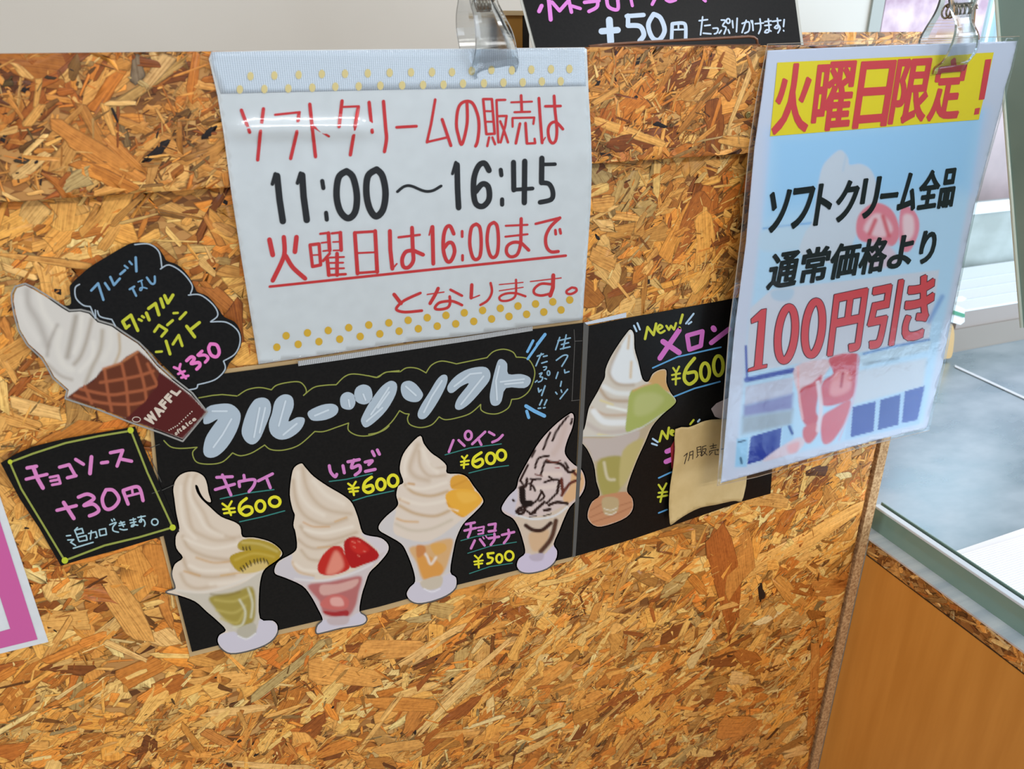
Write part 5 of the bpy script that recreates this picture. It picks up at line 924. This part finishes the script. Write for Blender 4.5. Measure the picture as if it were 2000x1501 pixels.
# wooden paddle and green tag at its end
PDL = thing('wooden_paddle', 'small rounded wooden paddle standing by the rack beside the poster', 'paddle', (xl - .02, yr - .03, ZF))
yq = yr - .03
v = [yz(x, y, yq) for x, y in catmull([(1858, 632), (1864, 650), (1862, 680), (1858, 697), (1848, 700), (1838, 696), (1838, 640)], 4, True)]; n_ = len(v)
link('blade', v + [p_ + np.array([0, .006, 0]) for p_ in v], [tuple(range(n_))[::-1], tuple(range(n_, 2 * n_))] + [(i, (i + 1) % n_, n_ + (i + 1) % n_, n_ + i) for i in range(n_)], mat('paddle_wood', (198, 164, 110), rough=.5), PDL)
TG = thing('tag_holder', 'little white price tag holder with green band on the rack corner', 'tag', (xl, yr - .02, zt - .05))
for nm, ol, mm, yy in (('clip_body', [(1855, 590), (1884, 603), (1884, 628), (1876, 634), (1855, 628)], WHT, yr - .024), ('green_band', [(1857, 604), (1885, 613), (1884, 620), (1857, 612)], mat('tag_green', (60, 140, 104), rough=.4), yr - .0262), ('top_disc', [(1865, 580), (1880, 578), (1888, 583), (1880, 588), (1865, 588)], WHT, yr - .020)):
    v = [yz(x, y, yy) for x, y in ol]; n_ = len(v)
    link(nm, v + [p_ + np.array([0, .003, 0]) for p_ in v], [tuple(range(n_))[::-1], tuple(range(n_, 2 * n_))] + [(i, (i + 1) % n_, n_ + (i + 1) % n_, n_ + i) for i in range(n_)], mm, TG)
# back glass with rail
yb = yr + .26
BG = thing('back_partition', 'cloudy grey green partition with white rail behind the rack', 'partition', (1.5, yb, ZF))
p0 = yz(1870, 540, yb); t0 = yz(1905, 410, yb)
box('panel', (p0[0] - .25, yb, ZF), (2.4, yb + .006, t0[2] + .02), noise_mat('cloudy_glass', (140, 152, 148), (176, 190, 188), (1, 1, 1.4), 6, .35), BG)
box('rail', (p0[0] - .25, yb - .012, yz(1945, 412, yb)[2]), (2.4, yb - .001, yz(1945, 390, yb)[2]), WHT, BG, .002, label='white rail')
yc = yb + .12
box('upper_panel', (p0[0] - .25, yc, t0[2] - .05), (2.7, yc + .006, ZB - .012), noise_mat('rosy_panel', (150, 140, 140), (184, 168, 170), (1, 1, 1), 5, .4), BG, label='rosy brown upper part')
# tinted slanting pane
xg = .95
g = [on(np.array(float(a)), np.array(float(b)), 0, xg) for a, b in [(1943, -80), (1949, 0), (1968, 250), (1988, 510), (1999, 640)]]
GP = thing('slanted_pane', 'grey green glass end pane with slanting edge at the right', 'glass pane', (xg, 0, 1.0))
lowy = -.75
vv = [tuple(p_) for p_ in g] + [(xg, lowy, g[-1][2]), (xg, lowy, g[0][2])]; n_ = len(vv)
def tint():
    m = noise_mat('tinted_glass', (126, 154, 146), (144, 170, 162), (1, 1, 1), 5, .15); return m
link('pane', vv + [(x_ + .006, y_, z_) for x_, y_, z_ in vv], [tuple(range(n_)), tuple(range(n_, 2 * n_))[::-1]] + [(i, n_ + i, n_ + (i + 1) % n_, (i + 1) % n_) for i in range(n_)], tint(), GP)
rod('edge_strip', [np.array(p_) + np.array([-.001, .0015, 0]) for p_ in g], .0022, mat('edge_pale', (214, 224, 208), rough=.2), GP, 'pale polished edge')
# rear counter board, white panel, picture, window
yo = .42
r0 = yz(1556, 63, yo); r1 = yz(1905, 66, yo)
RB = thing('rear_counter_board', 'distant strip of particle board behind the screen at the right', 'counter', (1.0, yo, 0))
box('board', (r0[0] - .05, yo, .5), (r1[0] - .02, yo + .015, r0[2]), OSB, RB)
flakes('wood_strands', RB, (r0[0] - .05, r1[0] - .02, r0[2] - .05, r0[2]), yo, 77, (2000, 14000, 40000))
yw = .62
w0 = yz(1540, 62, yw); w1 = yz(1692, 62, yw); w2 = yz(1905, 62, yw)
WP = thing('pale_panel', 'pale grey panel standing behind the rear board, a rosy picture beside it', 'panel', (1.1, yw, 0))
box('board', (w0[0] - .1, yw, .8), (w1[0], yw + .01, 1.5), mat('pale_board', (200, 200, 190), rough=.5), WP)
box('grey_post', (w1[0], yw - .005, .8), (w1[0] + .028, yw + .015, 1.5), mat('post_grey', (160, 168, 162), rough=.5), WP)
PF = thing('rosy_picture', 'blurred pink and violet picture panel beside the window at upper right', 'picture', (1.3, yw, 0))
box('frame', (w1[0] + .030, yw + .002, .8), (w2[0] + .02, yw + .012, 1.5), mat('picture_frame', (196, 176, 178), rough=.5), PF)
box('print', (w1[0] + .034, yw - .001, .82), (w2[0] + .016, yw + .0018, 1.49), noise_mat('picture_print', (168, 140, 160), (214, 196, 204), (1, 1, 1), 16, .5, lo=.4, hi=.6), PF)
v0 = yz(1896, 60, 1.2); v1 = yz(1990, 60, 1.2)
box('window_1', (v0[0], 1.2, .7), (v1[0] + .5, 1.21, 1.8), mat('window_glow', (240, 248, 250), emit=(236, 244, 250), es=1.0), kind='structure')
for i, xx in enumerate((v0[0] + .03, v0[0] + .075)):
    box('trim_%d' % (i + 1), (xx, 1.18, .7), (xx + .012, 1.199, 1.8), mat('mullion', (176, 208, 220), rough=.4), kind='structure')
